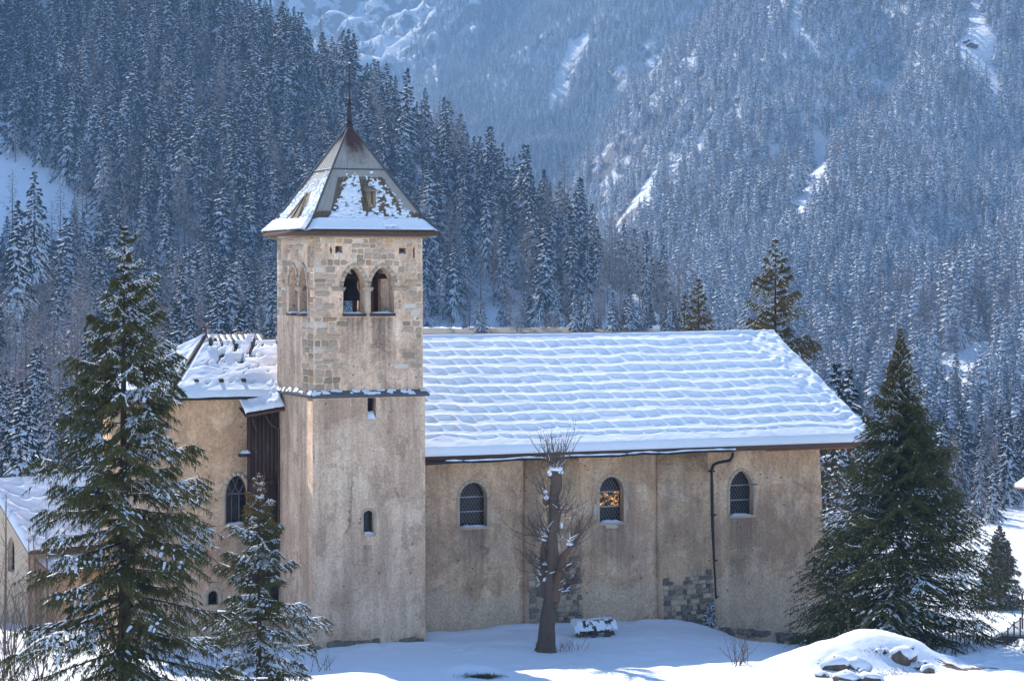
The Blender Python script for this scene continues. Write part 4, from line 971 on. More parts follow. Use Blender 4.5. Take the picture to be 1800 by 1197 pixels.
cell=.96; skew=.38*(fr_-.6)*per; cu=(UU-skew+(vn(row*3.1,UU*0+.5,61)*3)+(fbm(UU/2.5,row*5.1,2,62)-.5)*1.2)/cell+(row.astype(int)%2)*.5; ci=np.floor(cu); fu=cu-ci-.5
sz=.8+.35*_h(ci.astype(np.int64),row.astype(np.int64),5); off=(_h(ci.astype(np.int64),row.astype(np.int64),6)-.5)*.16
tq=(fr_-.34-off)/(.60*sz)                    # 0 at the upper rim of a hollow, 1 at its lower lip
wall_=np.clip(1-(np.abs(fu)/(.37+.08*_h(ci.astype(np.int64),row.astype(np.int64),9)))**2.2,0,1); hol=np.where((tq>0)&(tq<1),np.clip(1-np.abs(tq*2-1)**2.2,0,1)*(1-.35*tq),0)*wall_**.6*.235*sz*(.75+.5*fbm(UU/3.,SS/3.,2,66))
rough=(fbm(UU*1.7,SS*1.7,3,55)-.5)*.06+(fbm(UU*.6,SS*.6,2,56)-.5)*.07+(fbm(UU*5,SS*5,2,59)-.5)*.02
vz=ss(UU-(SS/Ls)*1.6,RU1-3.1,RU1-2.4)*(1-ss(SS,Ls-.25,Ls)); pim=vz*((vn(UU*3.6,SS*3.0,58)**2)*.13)
hgt=.30+act*(saw*A-hol)+rough*.7+pim
edge=np.minimum(1,np.minimum((UU-U[0])/.02,np.minimum((U[-1]-UU)/.28,1)))**.5*np.minimum(1,np.clip((Ls+.10-SS)/.22,0,1))**.5
hgt=hgt*np.clip(edge,0.02,1)+.01; hgt=np.where(SS<.1,hgt*1.0+.05*(1-np.abs(SS)/.12).clip(0,1),hgt)
jag=(fbm(U[None]*4,U[None]*0,3,57)-.5)*.10; frac=SS/Ls
nv,nz=-(RZ-EZ)/Ls,(RV-EV)/Ls
VV=RV-(RV-EV)*frac-np.where(SS>Ls-.3,1,0)*jag*0+nv*hgt; ZZ=RZ+th-(RZ-EZ)*frac+nz*hgt
sag=-.06*np.sin(PI*(UU-RU0)/(RU1-RU0)); ZZ=ZZ+sag*(1-frac)
g=grid(UU,VV,ZZ); 
# closing lip at the eave and the verge, and the plain back slope
lip=np.stack([U,VV[-1]+.03,ZZ[-1]-.05],-1); g.add(np.vstack([np.stack([U,VV[-1],ZZ[-1]],-1),lip]),[(i+1,i,nu+i,nu+i+1) for i in range(nu-1)])
g.add([(RU0,RV+.05,RZ+th+.33),(RU1+.03,RV+.05,RZ+th+.33),(RU1+.03,BV,EZ+th+.2),(RU0,BV,EZ+th+.2)],[(0,1,2,3)])
rs=g.build('roof_snow',M['snow'],CH,True)
g=G(); 
for i in range(150):  # shingle tips and icicle stubs poking out under the snow edge
    u=rnd.uniform(RU0+.2,RU1); w=rnd.uniform(.02,.09); g.box((u-w,EV-.05,EZ+.15),(u+w,EV+.03,EZ+.21+rnd.uniform(.02,.10)))
g.build('shingle_tips',M['stdark'],CH,kind='stuff')
# ---- choir with polygonal end
CE=[(0.0,5.0),(-5.3,5.0),(-7.6,7.6),(-7.6,11.0),(-5.3,13.6),(5.3,13.6)]     # eave polygon
CWl=[(0.0,5.72),(-5.0,5.72),(-6.95,7.9),(-6.95,10.7),(-5.0,12.9),(5.3,12.9)]
cz=10.72; chz=13.35; cr=(-2.35,9.3)
g=G()
cw=arch(*[cp(x,0,5.72)[0] for x in (397,436)],cp(415,921,5.72)[1],cp(415,872,5.72)[1],'round',9,cp(415,836,5.72)[1]); cl=arch(*[cp(x,0,5.72)[0] for x in (366,384)],cp(375,1063,5.72)[1],cp(375,1048,5.72)[1],'round',7,cp(375,1038,5.72)[1])
g.slab([(-5.0,-3),(-.02,-3),(-.02,cz+.2),(-5.0,cz+.2)],[cw,cl],lambda a_,b_:(a_,5.72,b_),lambda a_,b_:(a_,6.3,b_))
for (p,q) in zip(CWl[1:-1],CWl[2:]):
    p,q=Vector(p),Vector(q); nrm_=Vector(((q-p).y,-(q-p).x)).normalized()
    if (nrm_.dot(Vector((-3.5,9.3))-p))<0: nrm_=-nrm_
    a2=p+nrm_*.5; b2=q+nrm_*.5
    g.hexa([(p.x,p.y,-4),(q.x,q.y,-4),(b2.x,b2.y,-4),(a2.x,a2.y,-4),(p.x,p.y,cz+.2),(q.x,q.y,cz+.2),(b2.x,b2.y,cz+.2),(a2.x,a2.y,cz+.2)])
g.build('choir_wall',M['plaster'],CH)
mpc=lambda u,z,d:(u,5.72+d,z)
for P,tr in ((cw,True),(cl,False)):
    r=G(); ring(r,P,.2,-.02,.02,mpc); r.build('window_surround',M['trim'],CH); window(P,5.72,mpc,[],lattice=0,tracery=tr,depth=.35,sill=tr)
g=G(); 
for i in range(len(CE)-1):
    p,q=CE[i],CE[i+1]; top=(cr if 0<i<4 else None)
    if top: g.add([(*p,cz),(*q,cz),(*cr,chz)],[(0,1,2)])
g.add([(0.,5.0,cz),(-5.3,5.0,cz),(*cr,chz),(0.0,9.3,chz)],[(1,0,3,2)]); g.add([(0.,13.6,cz),(-5.3,13.6,cz),(*cr,chz),(0.,9.3,chz)],[(0,1,2,3)])
g.add([(0.,9.3,chz),(5.3,9.3,chz),(5.3,13.6,cz),(0.,13.6,cz),(5.3,5.72,cz+.4),(0,5.72,cz+.4)],[(0,1,2,3),(5,4,1,0)])
g.build('choir_roof',M['shingle'],CH)
g=G()
for (p,q) in zip(CE[:-1],CE[1:]):
    g.tube([(*p,cz+.02),(*q,cz+.02)],.06,6)
g.build('choir_gutter',M['iron'],CH)
# choir snow, draped over the facets; pushed back at places so dark shingles show
def facet_snow(A,B,C,D,n=90,m=60,cov=None,th0=.22,seed=1,name='choir_snow'):
    # A-B eave, D-C ridge
    A,B,C,D=[np.array(p,float) for p in (A,B,C,D)]; s=np.linspace(0,1,n)[None,:,None]; t=np.linspace(0,1,m)[:,None,None]
    P=(A*(1-s)+B*s)*(1-t)+(D*(1-s)+C*s)*t; S_,T_=np.meshgrid(np.linspace(0,1,n),np.linspace(0,1,m)); c=cov(S_,T_) if cov else 1+0*S_
    h=th0*np.clip(c,0,1)*(.7+.6*fbm(S_*9,T_*6,3,seed))*np.clip(T_*14+.15,0,1)**.5*np.clip(np.minimum(S_,1-S_)*30+.3,0,1)
    nn=np.cross(B-A,D-A); nn=nn/np.linalg.norm(nn); nn=nn if nn[2]>0 else -nn
    P=P+nn*(h[...,None]+.01); vid=np.arange(n*m).reshape(m,n)
    hh=np.maximum.reduce([h[:-1,:-1],h[1:,:-1],h[:-1,1:],h[1:,1:]]); k=hh>.012
    g=G(); g.add(P.reshape(-1,3),np.stack([vid[:-1,:-1][k],vid[:-1,1:][k],vid[1:,1:][k],vid[1:,:-1][k]],-1)); return g.build(name,M['snow'],CH,True)
def cc_(S_,T_):
    f=fbm(S_*16,T_*11,3,71); c=np.ones_like(S_)*2
    band=np.exp(-((T_-.44-.05*np.sin(S_*9))/.028)**2)*(.6+1.6*(S_>.62)); c=c-band*(f>.46)*2.4
    c=c-((T_>.50)&(f>.60))*2.2; c=c-((T_>.90)&(S_>.12))*3*(fbm(S_*7,T_*3,2,72)>.38)
    for (a_,b_,w) in ((.30,.20,.022),(.52,.215,.02),(.72,.225,.022),(.42,.36,.012),(.62,.33,.01),(.86,.36,.014)): c=c-3*np.exp(-(((S_-a_)/w)**2+((T_-b_)/(w*1.7))**2))
    return c
g=G(); g.add([(0,9.3,chz),(0,5.71,cz+.45),(5.28,5.71,cz+.45),(5.28,9.3,chz)],[(0,1,2,3)]); g.build('choir_roof',M['shingle'],CH)
facet_snow((-5.3,4.95,cz),(5.2,4.95,cz),(5.2,9.3,chz),(*cr,chz),200,90,lambda a_,b_:cc_(a_*10.5/5.3,b_),.24,73)
facet_snow((-7.6,7.6,cz),(-5.35,5.0,cz),(cr[0]-.02,cr[1]-.02,chz),(cr[0]-.06,cr[1]+.02,chz),40,50,None,.22,74)
facet_snow((-7.6,11.,cz),(-7.6,7.65,cz),(cr[0]-.06,cr[1],chz),(cr[0]-.08,cr[1]+.05,chz),30,40,None,.22,75)
g=G(); hp=[Vector((-5.3,5.0,cz+.10)),Vector((*cr,chz+.12))]
g.tube([hp[0].lerp(hp[1],t)+Vector((0,0,.05)) for t in np.linspace(.05,1,10)],[.09]*10,6); g.tube([(cr[0],cr[1],chz+.12),(cr[0],cr[1]-.02,chz+.6)],.05,6); g.tube([(cr[0]-.25,cr[1],chz+.52),(cr[0]+.25,cr[1],chz+.52)],.04,6)
g.build('hip_flashing',M['eave'],CH)
g=G()
for i in range(9):
    u0=-2.25+i*.30; g.hexa([(u0,8.55,chz-.36),(u0+.28,8.55,chz-.36),(u0+.28,9.32,chz+.12),(u0,9.32,chz+.12),(u0,8.55,chz-.28),(u0+.28,8.55,chz-.28),(u0+.28,9.32,chz+.2),(u0,9.32,chz+.2)])
g.build('ridge_sheet',M['bluemetal'],CH)
g=G(); 
for a_ in (.30,.52,.72):
    u=-5.3*(1-a_)+0*a_; g.hexa([(u-.13,5.7,cz+.42),(u+.10,5.7,cz+.42),(u+.10,6.2,cz+.5),(u-.13,6.2,cz+.5),(u-.11,5.66,cz+.85),(u+.08,5.66,cz+.85),(u+.08,6.2,cz+.95),(u-.11,6.2,cz+.95)])
g.build('roof_vent',M['eave'],CH)
g=G(); g.box((-.62,9.9,chz-.3),(-.1,10.5,chz+.25)); g.build('chimney',M['stdark'],CH)
# timber stair housing between choir and tower
wu0,wu1=-1.35,-.02
for i in range(7):
    a0=wu0+(wu1-wu0)*i/7; a1=wu0+(wu1-wu0)*(i+1)/7-.012
    for (z0,z1,v_) in ((6.9,10.2,5.10),(.6,6.75,5.16)):
        g=G(); g.box((a0,v_-.02*(i%2),z0+rnd.uniform(-.05,.05)),(a1,v_+.03,z1)); g.build('board',M['wood'],CH)
g=G(); g.box((wu0,5.135,.5),(wu1,5.70,10.18)); g.box((wu0-.08,5.0,6.74),(wu1,5.2,6.92)); g.box((wu0-.1,5.05,7.),(wu0+.02,5.2,10.1)); g.build('timber_housing',M['wood'],CH)
g=G(); g.tube([(wu0+.05,5.0,9.8),(wu0+.1,4.85,9.5),(wu0+.25,4.9,9.2)],.04,5); g.tube([(wu1-.7,4.9,9.95),(wu1-.4,4.92,9.5),(wu1-.03,4.95,9.25),(wu1-.03,4.97,2.)],.05,6); g.build('housing_pipe',M['eave'],CH)
g=G(); g.box((wu0-.55,4.95,8.05),(wu0+.02,5.3,8.2)); bx=g.build('bracket_shelf',M['iron'],CH); snowbit([(wu0-.5,4.97,8.2),(wu0,4.97,8.2)],[(wu0-.5,5.3,8.2),(wu0,5.3,8.2)],.14,bx)
def lean(S_,T_): return 2+0*S_
g=G(); g.add([(-1.75,4.45,9.98),(-.02,4.1,10.28),(-.02,5.9,11.3),(-1.75,5.9,10.7)],[(0,1,2,3)]); g.add([(-1.75,4.45,9.88),(-.02,4.1,10.18),(-.02,4.1,10.28),(-1.75,4.45,9.98)],[(0,1,2,3)]); g.add([(-1.75,4.45,9.88),(-.02,4.1,10.18),(-.02,5.9,10.3),(-1.75,5.9,10.3)],[(3,2,1,0)]); g.build('lean_to_roof',M['eave'],CH)
facet_snow((-1.78,4.42,10.0),(-.02,4.08,10.3),(-.02,5.9,11.35),(-1.78,5.9,10.75),40,30,lean,.26,76,'lean_to_snow')

# past the 300 largest stones the rest become one part
alls=[o for o in SC.objects if o.name.split('.')[0]=='stone' and o.parent in (bel,b1,b2,tl_)]
alls.sort(key=lambda o:-o.scale[0]*o.scale[2]); extra=alls[290:]
if extra:
    g=G(); mats=[]
    for o in extra:
        m_=o.data.materials[0]
        if m_ not in mats: mats.append(m_)
        mx=Matrix.LocRotScale(o.location,o.rotation_euler,o.scale); V=[mx@v.co for v in o.data.vertices]
        for k in (3,4):
            Fk=[list(p.vertices) for p in o.data.polygons if len(p.vertices)==k]
            if Fk: g.add(V,Fk,mats.index(m_))
    for o in extra: bpy.data.objects.remove(o)
    g.build('small_stones',mats,CH,kind='stuff')

# ------------------------------------------------------------------ single conifers
def tree_thing(name,loc,rz,label,cat,mats,parts=('trunk','crown','branch_snow'),group=None,**kw):
    g=spruce(G(),**kw); e_=empty(name,loc,rz,label,cat,group)
    for m,(pn,mt) in enumerate(zip(parts,mats)):
        q=G(); 
        for V,Fc,Mm in zip(g.V,g.F,g.M):
            if len(Mm) and Mm[0]==m: q.V.append(V); q.F.append(Fc-Fc.min()+q.n); q.M.append(Mm*0); q.n+=len(V)
        if q.V: q.build(pn,mt,e_)
    return e_
def prof_open(t): return np.clip(1-t,0,1)**.72*(1-.0*t)
A_=at(218,1197,70.); 
tree_thing('spruce_tree',(A_.x,70,Tz(A_.x,70)-.4),.4,'tall open-branched olive spruce dusted with snow, in the left foreground beside the choir','spruce',[M['sbark'],M['needleL'],M['snow']],
  H=18.1-Tz(A_.x,70)+.3,Rm=3.8,nb=150,K=25,B=48,seed=11,prf=lambda t:np.clip(1-t,0,1)**.80,droop=.22,up0=.45,hang=.95,blen=.24,bw=.030,snow=.31,zlo=.02,sw=.14,jit=.22,tr=.015,gap=.18)
A_=at(455,1197,79.)
tree_thing('spruce_tree',(A_.x,79,Tz(A_.x,79)-.2),1.4,'young spruce with rusty brown tip in front of the tower\'s left corner','spruce',[M['sbark'],M['needleS'],M['snow']],
  H=9.35-Tz(A_.x,79),Rm=2.15,nb=78,K=20,B=32,seed=23,prf=lambda t:np.clip(1-t,0,1)**.78,droop=.15,up0=.5,hang=.75,blen=.19,bw=.028,snow=.50,zlo=.02,sw=.13,jit=.22,tr=.014,gap=.15)
A_=at(1583,1110,98.)
tree_thing('spruce_tree',(A_.x,98,Tz(A_.x,98)-.3),2.2,'broad dense dark green spruce at the nave\'s right end','spruce',[M['sbark'],M['needleR'],M['snow']],
  H=14.05-Tz(A_.x,98)+.3,Rm=4.55,nb=270,K=26,B=50,seed=31,prf=lambda t:np.interp(t,[0,.05,.15,.3,.5,.77,.93,1],[.85,.97,.97,.80,.50,.19,.05,.0]),droop=.10,up0=.55,hang=.45,blen=.17,bw=.036,snow=.17,zlo=.045,sw=.17,jit=.12,tr=.018,upt=.22)
A_=at(1363,700,122.)
tree_thing('spruce_tree',(A_.x,122,-6.),.9,'ochre-green spruce with long level boughs behind the right end of the nave roof','spruce',[M['sbark'],M['needleB'],M['snow']],
  H=24.6,Rm=6.0,nb=165,K=22,B=36,seed=41,prf=lambda t:np.clip(1-t,0,1)**.85,droop=.12,up0=.35,hang=.9,blen=.28,bw=.05,snow=.42,zlo=.1,sw=.14,jit=.25,tr=.014,gap=.2)
A_=at(1228,600,150.)
tree_thing('spruce_tree',(A_.x,150,-8.),.2,'bushy brownish spruce behind the nave ridge, right one of a close pair','spruce',[M['sbark'],M['needleB'],M['snow']],
  H=24.4,Rm=5.,nb=130,K=14,B=26,seed=43,prf=lambda t:np.clip(1-t,0,1)**.9,droop=.1,up0=.4,hang=.5,blen=.36,bw=.06,snow=.5,zlo=.35,sw=.16,jit=.15)
A_=at(1203,600,156.)
tree_thing('spruce_tree',(A_.x,156,-8.),.7,'slim brownish spruce behind the nave ridge, close left of the bushy one','spruce',[M['sbark'],M['needleB'],M['snow']],
  H=23.2,Rm=3.6,nb=90,K=12,B=24,seed=44,prf=lambda t:np.clip(1-t,0,1)**.9,droop=.1,up0=.4,hang=.5,blen=.36,bw=.06,snow=.4,zlo=.35,sw=.15,jit=.15)
A_=at(1757,1060,250.)
tree_thing('spruce_tree',(A_.x,250,Tz(A_.x,250)-.3),.7,'small dense conical spruce in the valley right of the broad dark one','spruce',[M['sbark'],M['needleB'],M['snow']],
  H=9.9,Rm=3.1,nb=120,K=14,B=22,seed=47,prf=lambda t:np.clip(1-t,0,1)**.8,droop=.1,up0=.4,hang=.5,blen=.4,bw=.085,snow=.22,zlo=.03,sw=.2,jit=.1)
def place_mid(x,yt,Y,mesh,h,name,label,cat,group=None,w=1.,zb=None):
    p=at(x,yt,Y); zb=p.z-h if zb is None else zb
    o=bpy.data.objects.new(name,mesh); SC.collection.objects.link(o); o.location=(p.x,Y,zb); o.rotation_euler=(0,0,rnd.uniform(0,6)); o.scale=(h*w,h*w,p.z-zb); return tag(o,label,cat,group)
for x,yt,Y,h,lb in ((1470,636,230,22,'slim snow-dusted spruce just right of the nave roof slope, left of a close pair'),(1492,646,235,20,'slim snow-dusted spruce just right of the nave roof slope, right of a close pair'),(1478,770,190,17,'snowy spruce seen between the nave corner and the broad dark spruce')):
    place_mid(x,yt,Y,KS[rnd.randint(0,6)],h,'spruce_tree',lb,'spruce')
gl='snowy spruces along the valley edge at the left'
for i,(x,yt,Y,h) in enumerate(((30,350,470,30),(95,470,430,28),(-5,520,420,30),(62,610,330,18),(130,640,350,20),(20,690,300,14),(165,700,330,15),(110,730,300,11),(60,300,520,26),(295,560,450,22),(160,520,440,24),(340,520,470,22),(255,640,380,18))):
    place_mid(x,yt,Y,KS[i%7] if i%3!=1 else KL[i%3],h,'spruce_tree' if i%3!=1 else 'larch_tree',['tall snowy spruce at the foot of the hill, left of the big foreground spruce','bare frosted larch at the foot of the hill, left of the big foreground spruce'][i%3==1],['spruce','larch'][i%3==1],[gl,'bare larches along the valley edge at the left'][i%3==1],1.05)
for i in range(70):
    x=rnd.uniform(760,1250) if i<34 else rnd.uniform(1010,1215); place_mid(x,rnd.uniform(500,560),rnd.uniform(545,575),(KL if i%3 else KS)[i%3],rnd.uniform(8,15),'larch_tree' if i%3 else 'spruce_tree',['short snowy spruce along the valley road just above the nave ridge','bare brownish young larch along the valley road just above the nave ridge'][i%3>0],['spruce','larch'][i%3>0],['short spruces along the valley road','young larches along the valley road'][i%3>0],1.2,zb=None)

# ------------------------------------------------------------------ bare trees and shrubs
def twig(g,p,d,L,r0,m=0,bend=.3,n=4,r=rng):
    P=[np.array(p,float)]; d=np.array(d,float)
    for k in range(n): d=d/np.linalg.norm(d)+np.array([r.normal()*.12,r.normal()*.12,bend*.25]); P.append(P[-1]+d/np.linalg.norm(d)*L/n)
    g.tube(P,np.linspace(r0,r0*.25,n+1),3,m,False); return P
p0=at(962,1139,94.0); bx,by=p0.x,94.0; bz=Tz(bx,by)
pol=empty('pollarded_tree',(bx,by,bz),0,'bare pollarded tree trunk with snowy sawn top and whip-like shoots, before the nave','tree')
r=np.random.default_rng(4); zt=(1139-812)/F*94
def ptx(x,y,dy=0): return np.array([(x-962)/F*94,dy,(1139-y)/F*94])
def blob(g,c,rx,ry,rz,sd=0,n=10,m=6):
    th=np.arange(n)*2*PI/n; ph_=np.linspace(0,PI,m)
    V=[(c[0]+rx*math.sin(p)*math.cos(t)*(1+.25*math.sin(3*t+sd)),c[1]+ry*math.sin(p)*math.sin(t),c[2]+rz*math.cos(p)*(1+.15*math.sin(2*t+sd))) for p in ph_ for t in th]
    g.add(V,[(k*n+j,k*n+(j+1)%n,(k+1)*n+(j+1)%n,(k+1)*n+j) for k in range(m-1) for j in range(n)])
g=G(); 
def gnarl(P,R_,n=14,m=0,amp=.16):
    k=len(P); zz=np.linspace(0,k-1,k*4); P=np.array(P); Q=np.stack([np.interp(zz,range(k),P[:,i]) for i in range(3)],1); q=np.interp(zz,range(k),R_)
    b=g.n; g.tube(Q,q,n,m); V=g.V[-3] if n>3 else g.V[-1]; th=np.tile(np.arange(n),len(Q)); rw=np.repeat(np.arange(len(Q)),n)
    c=np.repeat(Q,n,0); f=1+amp*(fbm(th*.9+3,rw*.35,3,17)-.5)*2.4+amp*.6*np.sin(th*2.7+rw*.05)+amp*.35*np.sin(th*5.1); V[:]=c+(V-c)*f[:,None]
gnarl([ptx(959,1147),ptx(961,1128),ptx(963,1085),ptx(969,1045),ptx(966,1005),ptx(972,975),ptx(970,935),ptx(976,900),ptx(973,868),ptx(978,845),ptx(976,828)],[.52,.38,.32,.31,.26,.29,.22,.24,.20,.24,.25],22)
for k in range(16):
    y_=rnd.uniform(840,1080); blob(g,ptx(970+rnd.choice((-1,1))*rnd.uniform(4,11),y_,-.12+rnd.uniform(-.1,.15)),rnd.uniform(.08,.17),rnd.uniform(.1,.16),rnd.uniform(.10,.22),k)
gnarl([ptx(958,1045,.1),ptx(957,1000,.1),ptx(956,960,.12),ptx(959,945,.15)],[.16,.17,.16,.14],10)
g.build('trunk',M['bark'],pol,True)
g=G(); gnarl([ptx(974,1050,-.12),ptx(984,1000,-.14),ptx(990,970,-.12),ptx(1003,955,-.1)],[.24,.2,.16,.10],10); g.build('split_limb',M['barkred'],pol); g=G(); gnarl([ptx(966,835,-.05),ptx(975,822,-.05),ptx(987,822,-.05)],[.12,.26,.14],9); g.build('sawn_top',M['bark'],pol)
g=G()
heads=[(968,1000,14,(-.6,0,.5),1.1,1.2),(980,890,16,(.3,0,.8),1.3,1.4),(966,930,16,(-.6,0,.7),1.3,1.2),(990,1000,16,(.9,0,.6),1.3,1.1),(975,822,46,(0,0,1),1.5,.9),(962,862,14,(-.7,0,.6),1.0,.8),(957,942,26,(-.8,0,.5),1.25,.9),(988,900,12,(.8,0,.6),1.0,.9),(1003,950,34,(.8,0,.7),1.5,1.),(955,985,20,(-.9,0,.3),1.1,.9),(984,1030,20,(.8,0,.6),1.2,.9),(958,1010,14,(-.8,0,.4),1.,.9)]
SN=G()
for (x,y,n,d,L,spread) in heads:
    for k in range(n):
        p=ptx(x+r.normal()*7,y+r.normal()*6,-.1+r.normal()*.1); dd=np.array(d)+r.normal(size=3)*[.65,.45,.3]*spread
        l=L*(.45+.75*r.random())*1.15; P=twig(g,p,dd,l,.024,bend=.75,r=r)
        for j in range(3):
            q=P[1+j]; twig(g,q,np.array(P[2+j if 2+j<5 else 4])-P[1+j if 1+j<4 else 3]+r.normal(size=3)*.18+[0,0,.05],l*.4,.011,bend=.4,n=2,r=r)
        if r.random()<.4: SN.tube([P[0]+[0,0,.03],P[1]+[0,0,.03]],[.03,.015],4)
g.build('shoots',M['twig'],pol)
for (x,y,a_,b_) in ((976,818,.38,.16),(968,826,.2,.2),(984,823,.22,.12),(961,868,.16,.14),(959,858,.12,.1),(957,942,.2,.08),(1001,950,.22,.07),(958,1012,.13,.12),(957,985,.16,.08),(987,917,.08,.16)): q=G(); blob(q,ptx(x,y,-.12),a_*.75,a_*.6,b_*.8,x); q.build('snow_clump',M['snow'],pol,True)
SN.build('twig_snow',M['snow'],pol,True,kind='stuff')
def bush(x,y,Y,h,n,spread,label,name='bare_shrub',mat='twig',group=None,sub=4,cat='shrub'):
    p=at(x,y,Y); g=G(); e_=bpy.data.objects; r=np.random.default_rng(int(x)+50)
    for k in range(n):
        P=twig(g,(r.normal()*spread*.25,r.normal()*spread*.25,-.05),(r.normal()*spread*.5,r.normal()*spread*.4,1),h*(.5+.6*r.random()),.014*h**.5,bend=.15,n=5,r=r)
        for j in range(sub): q=P[2+j%3]; twig(g,q,(r.normal()*.8,r.normal()*.6,.9),h*.25*(.5+r.random()),.006,n=2,r=r)
    o=g.build(name,M[mat]); o.location=(p.x,Y,Tz(p.x,Y)); return tag(o,label,cat,group)
bush(1303,1190,88.3,1.6,16,.75,'thin bare shrub sticking out of the snow left of the rocky mound')
bush(990,1136,94.2,.8,12,.9,'dry stalks in the snow on the right side of the pollarded trunk')
bush(950,1136,94.4,.6,8,.6,'dry stalks in the snow on the left side of the pollarded trunk')
bush(1012,1128,95.,.7,9,1.2,'sparse dry twigs in the snow between the trunk and the snowy stone pile')
bush(570,1180,88.,1.2,8,1.,'thin bare twigs by the lowest bough of the young spruce')
for i,(x,Y,h,n) in enumerate(((6,84,3.6,12),(24,92,3.8,10),(50,96,4.6,7),(75,100,4.6,7),(92,106,3.0,9),(14,80,2.2,16),(42,80,1.8,14),(70,84,2.2,12),(-8,100,5.2,9),(118,98,2.4,10))):
    bush(x,1190,Y,h,n,.5,'bare twiggy sapling in the snow at the lower left corner',group='bare saplings at the lower left',name='bare_sapling',sub=9,cat='sapling')
for i,(x,Y,h) in enumerate(((62,98,5.2),(82,101,5.6),(70,97,4.2),(8,95,7.0),(52,104,4.8))):
    p=at(x,1100,Y); g=G(); r=np.random.default_rng(i+60); z=Tz(p.x,Y); g.tube([(0,0,0),(.05,0,h*.5),(r.normal()*.1,0,h)],[.07,.05,.015],6)
    for k in range(40): t=.25+.75*r.random(); twig(g,(0.03,0,h*t),(r.normal(),r.normal()*.7,.9),h*.28*(1.2-t),.012,n=3,r=r)
    o=g.build('bare_tree',M['twig']); o.location=(p.x,Y,z); tag(o,'slim bare young tree in front of the small snowy chapel at the left','tree','slim bare trees in front of the left chapel')

M['heath']=simple('brown_heath',(.10,.075,.045),.9,.1,.4,6,0)
# ------------------------------------------------------------------ mound rocks, stone pile, foreground tuft
def rockmesh(sd,fl=.7):
    import bmesh
    r=np.random.default_rng(sd); bm=bmesh.new()
    for k in range(22):
        d=r.normal(size=3); d/=np.linalg.norm(d); d=d*(.36+.17*r.random()); bm.verts.new((d[0],d[1],d[2]*.95))
    q=bmesh.ops.convex_hull(bm,input=bm.verts); bmesh.ops.delete(bm,geom=[v for v in q['geom_interior'] if isinstance(v,bmesh.types.BMVert)],context='VERTS')
    bm.verts.index_update(); g=G(); g.add([v.co[:] for v in bm.verts],[[v.index for v in f.verts] for f in bm.faces]); bm.free(); return g
RM=[rockmesh(i).mesh('rock',M['rock']) for i in range(6)]; RMS=[rockmesh(i).mesh('snow_cap',M['snow'],True) for i in range(6)]
def ground_hit(x,y,Y0=80,Y1=100):
    for Y in np.arange(Y0,Y1,.1):
        p=at(x,y,Y)
        if p.z<=Tz(p.x,Y): return p
    return at(x,y,Y1)
for i,(x,y,w,h,lb) in enumerate(((1586,1165,.85,.85,'left of the two big brown rocks on top of the snowy mound'),(1601,1166,.6,.95,'right of the two big brown rocks on top of the snowy mound'),(1572,1160,.5,.5,None),(1472,1178,1.0,.8,'brown angular rock on the left face of the snowy mound'),(1512,1177,.8,.65,'brown rock in the middle of the snowy mound\'s face'),
   (1556,1152,.4,.4,None),(1545,1150,.35,.3,None),(1614,1178,.5,.45,None),(1635,1183,.5,.5,None),(1488,1196,.8,.5,None),(1530,1197,.8,.5,None),(1445,1190,.5,.3,None),(1628,1170,.3,.25,None),(1520,1186,.35,.35,None),(1562,1156,.3,.3,None),(1545,1192,.4,.3,None))):
    p=ground_hit(x,y,84,97); o=bpy.data.objects.new('rock',RM[i%6]); SC.collection.objects.link(o); o.location=(p.x,p.y+.22,p.z-.02); o.scale=(w*1.35,w*1.1,h*1.5); o.rotation_euler=(rnd.uniform(-.3,.3),rnd.uniform(-.2,.2),rnd.uniform(-.5,.5))
    c_=bpy.data.objects.new('snow_cap',RMS[i%6]); SC.collection.objects.link(c_); c_.parent=o; c_.location=(0.03,.10,.20); c_.scale=(1.12,1.05,.72)
    tag(o,lb or 'small dark rock poking out of the snowy mound at the lower right','rock',None if lb else 'small rocks poking out of the snowy mound')
p=ground_hit(1045,1117,90,99); sp_=empty('stone_pile',(p.x,98.6,Tz(p.x,98.6)),AL,'low snow-patched pile of dark stones beside the nave wall right of the bare tree','stone pile')
for i in range(46):
    o=bpy.data.objects.new('stone',RM[i%6]); SC.collection.objects.link(o); o.parent=sp_; row=i%4; o.location=(rnd.uniform(-1.02,.98)*(1-.05*row),rnd.uniform(-.4,.3)*(1-.2*row)-.05,.06+row*.18); o.scale=(rnd.uniform(.28,.42),rnd.uniform(.25,.4),rnd.uniform(.2,.32)); o.rotation_euler=(0,0,rnd.uniform(0,3))
g=G(); X,Y=np.meshgrid(np.linspace(-1.12,1.05,44),np.linspace(-.52,.45,20)); Z=.66+.14*fbm(X*3,Y*3,3,3)-.75*np.clip(-Y-.18,0,1)*1.6-(np.abs(X)>.98)*.2; hole=fbm(X*4.5,Y*6,3,14)
vid=np.arange(X.size).reshape(X.shape); k=(hole[:-1,:-1]<.56)|(Y[:-1,:-1]>-.15); g.add(np.stack([X,Y,Z],-1).reshape(-1,3),np.stack([vid[:-1,:-1][k],vid[:-1,1:][k],vid[1:,1:][k],vid[1:,:-1][k]],-1)); g.build('snow_cap',M['snow'],sp_,True)
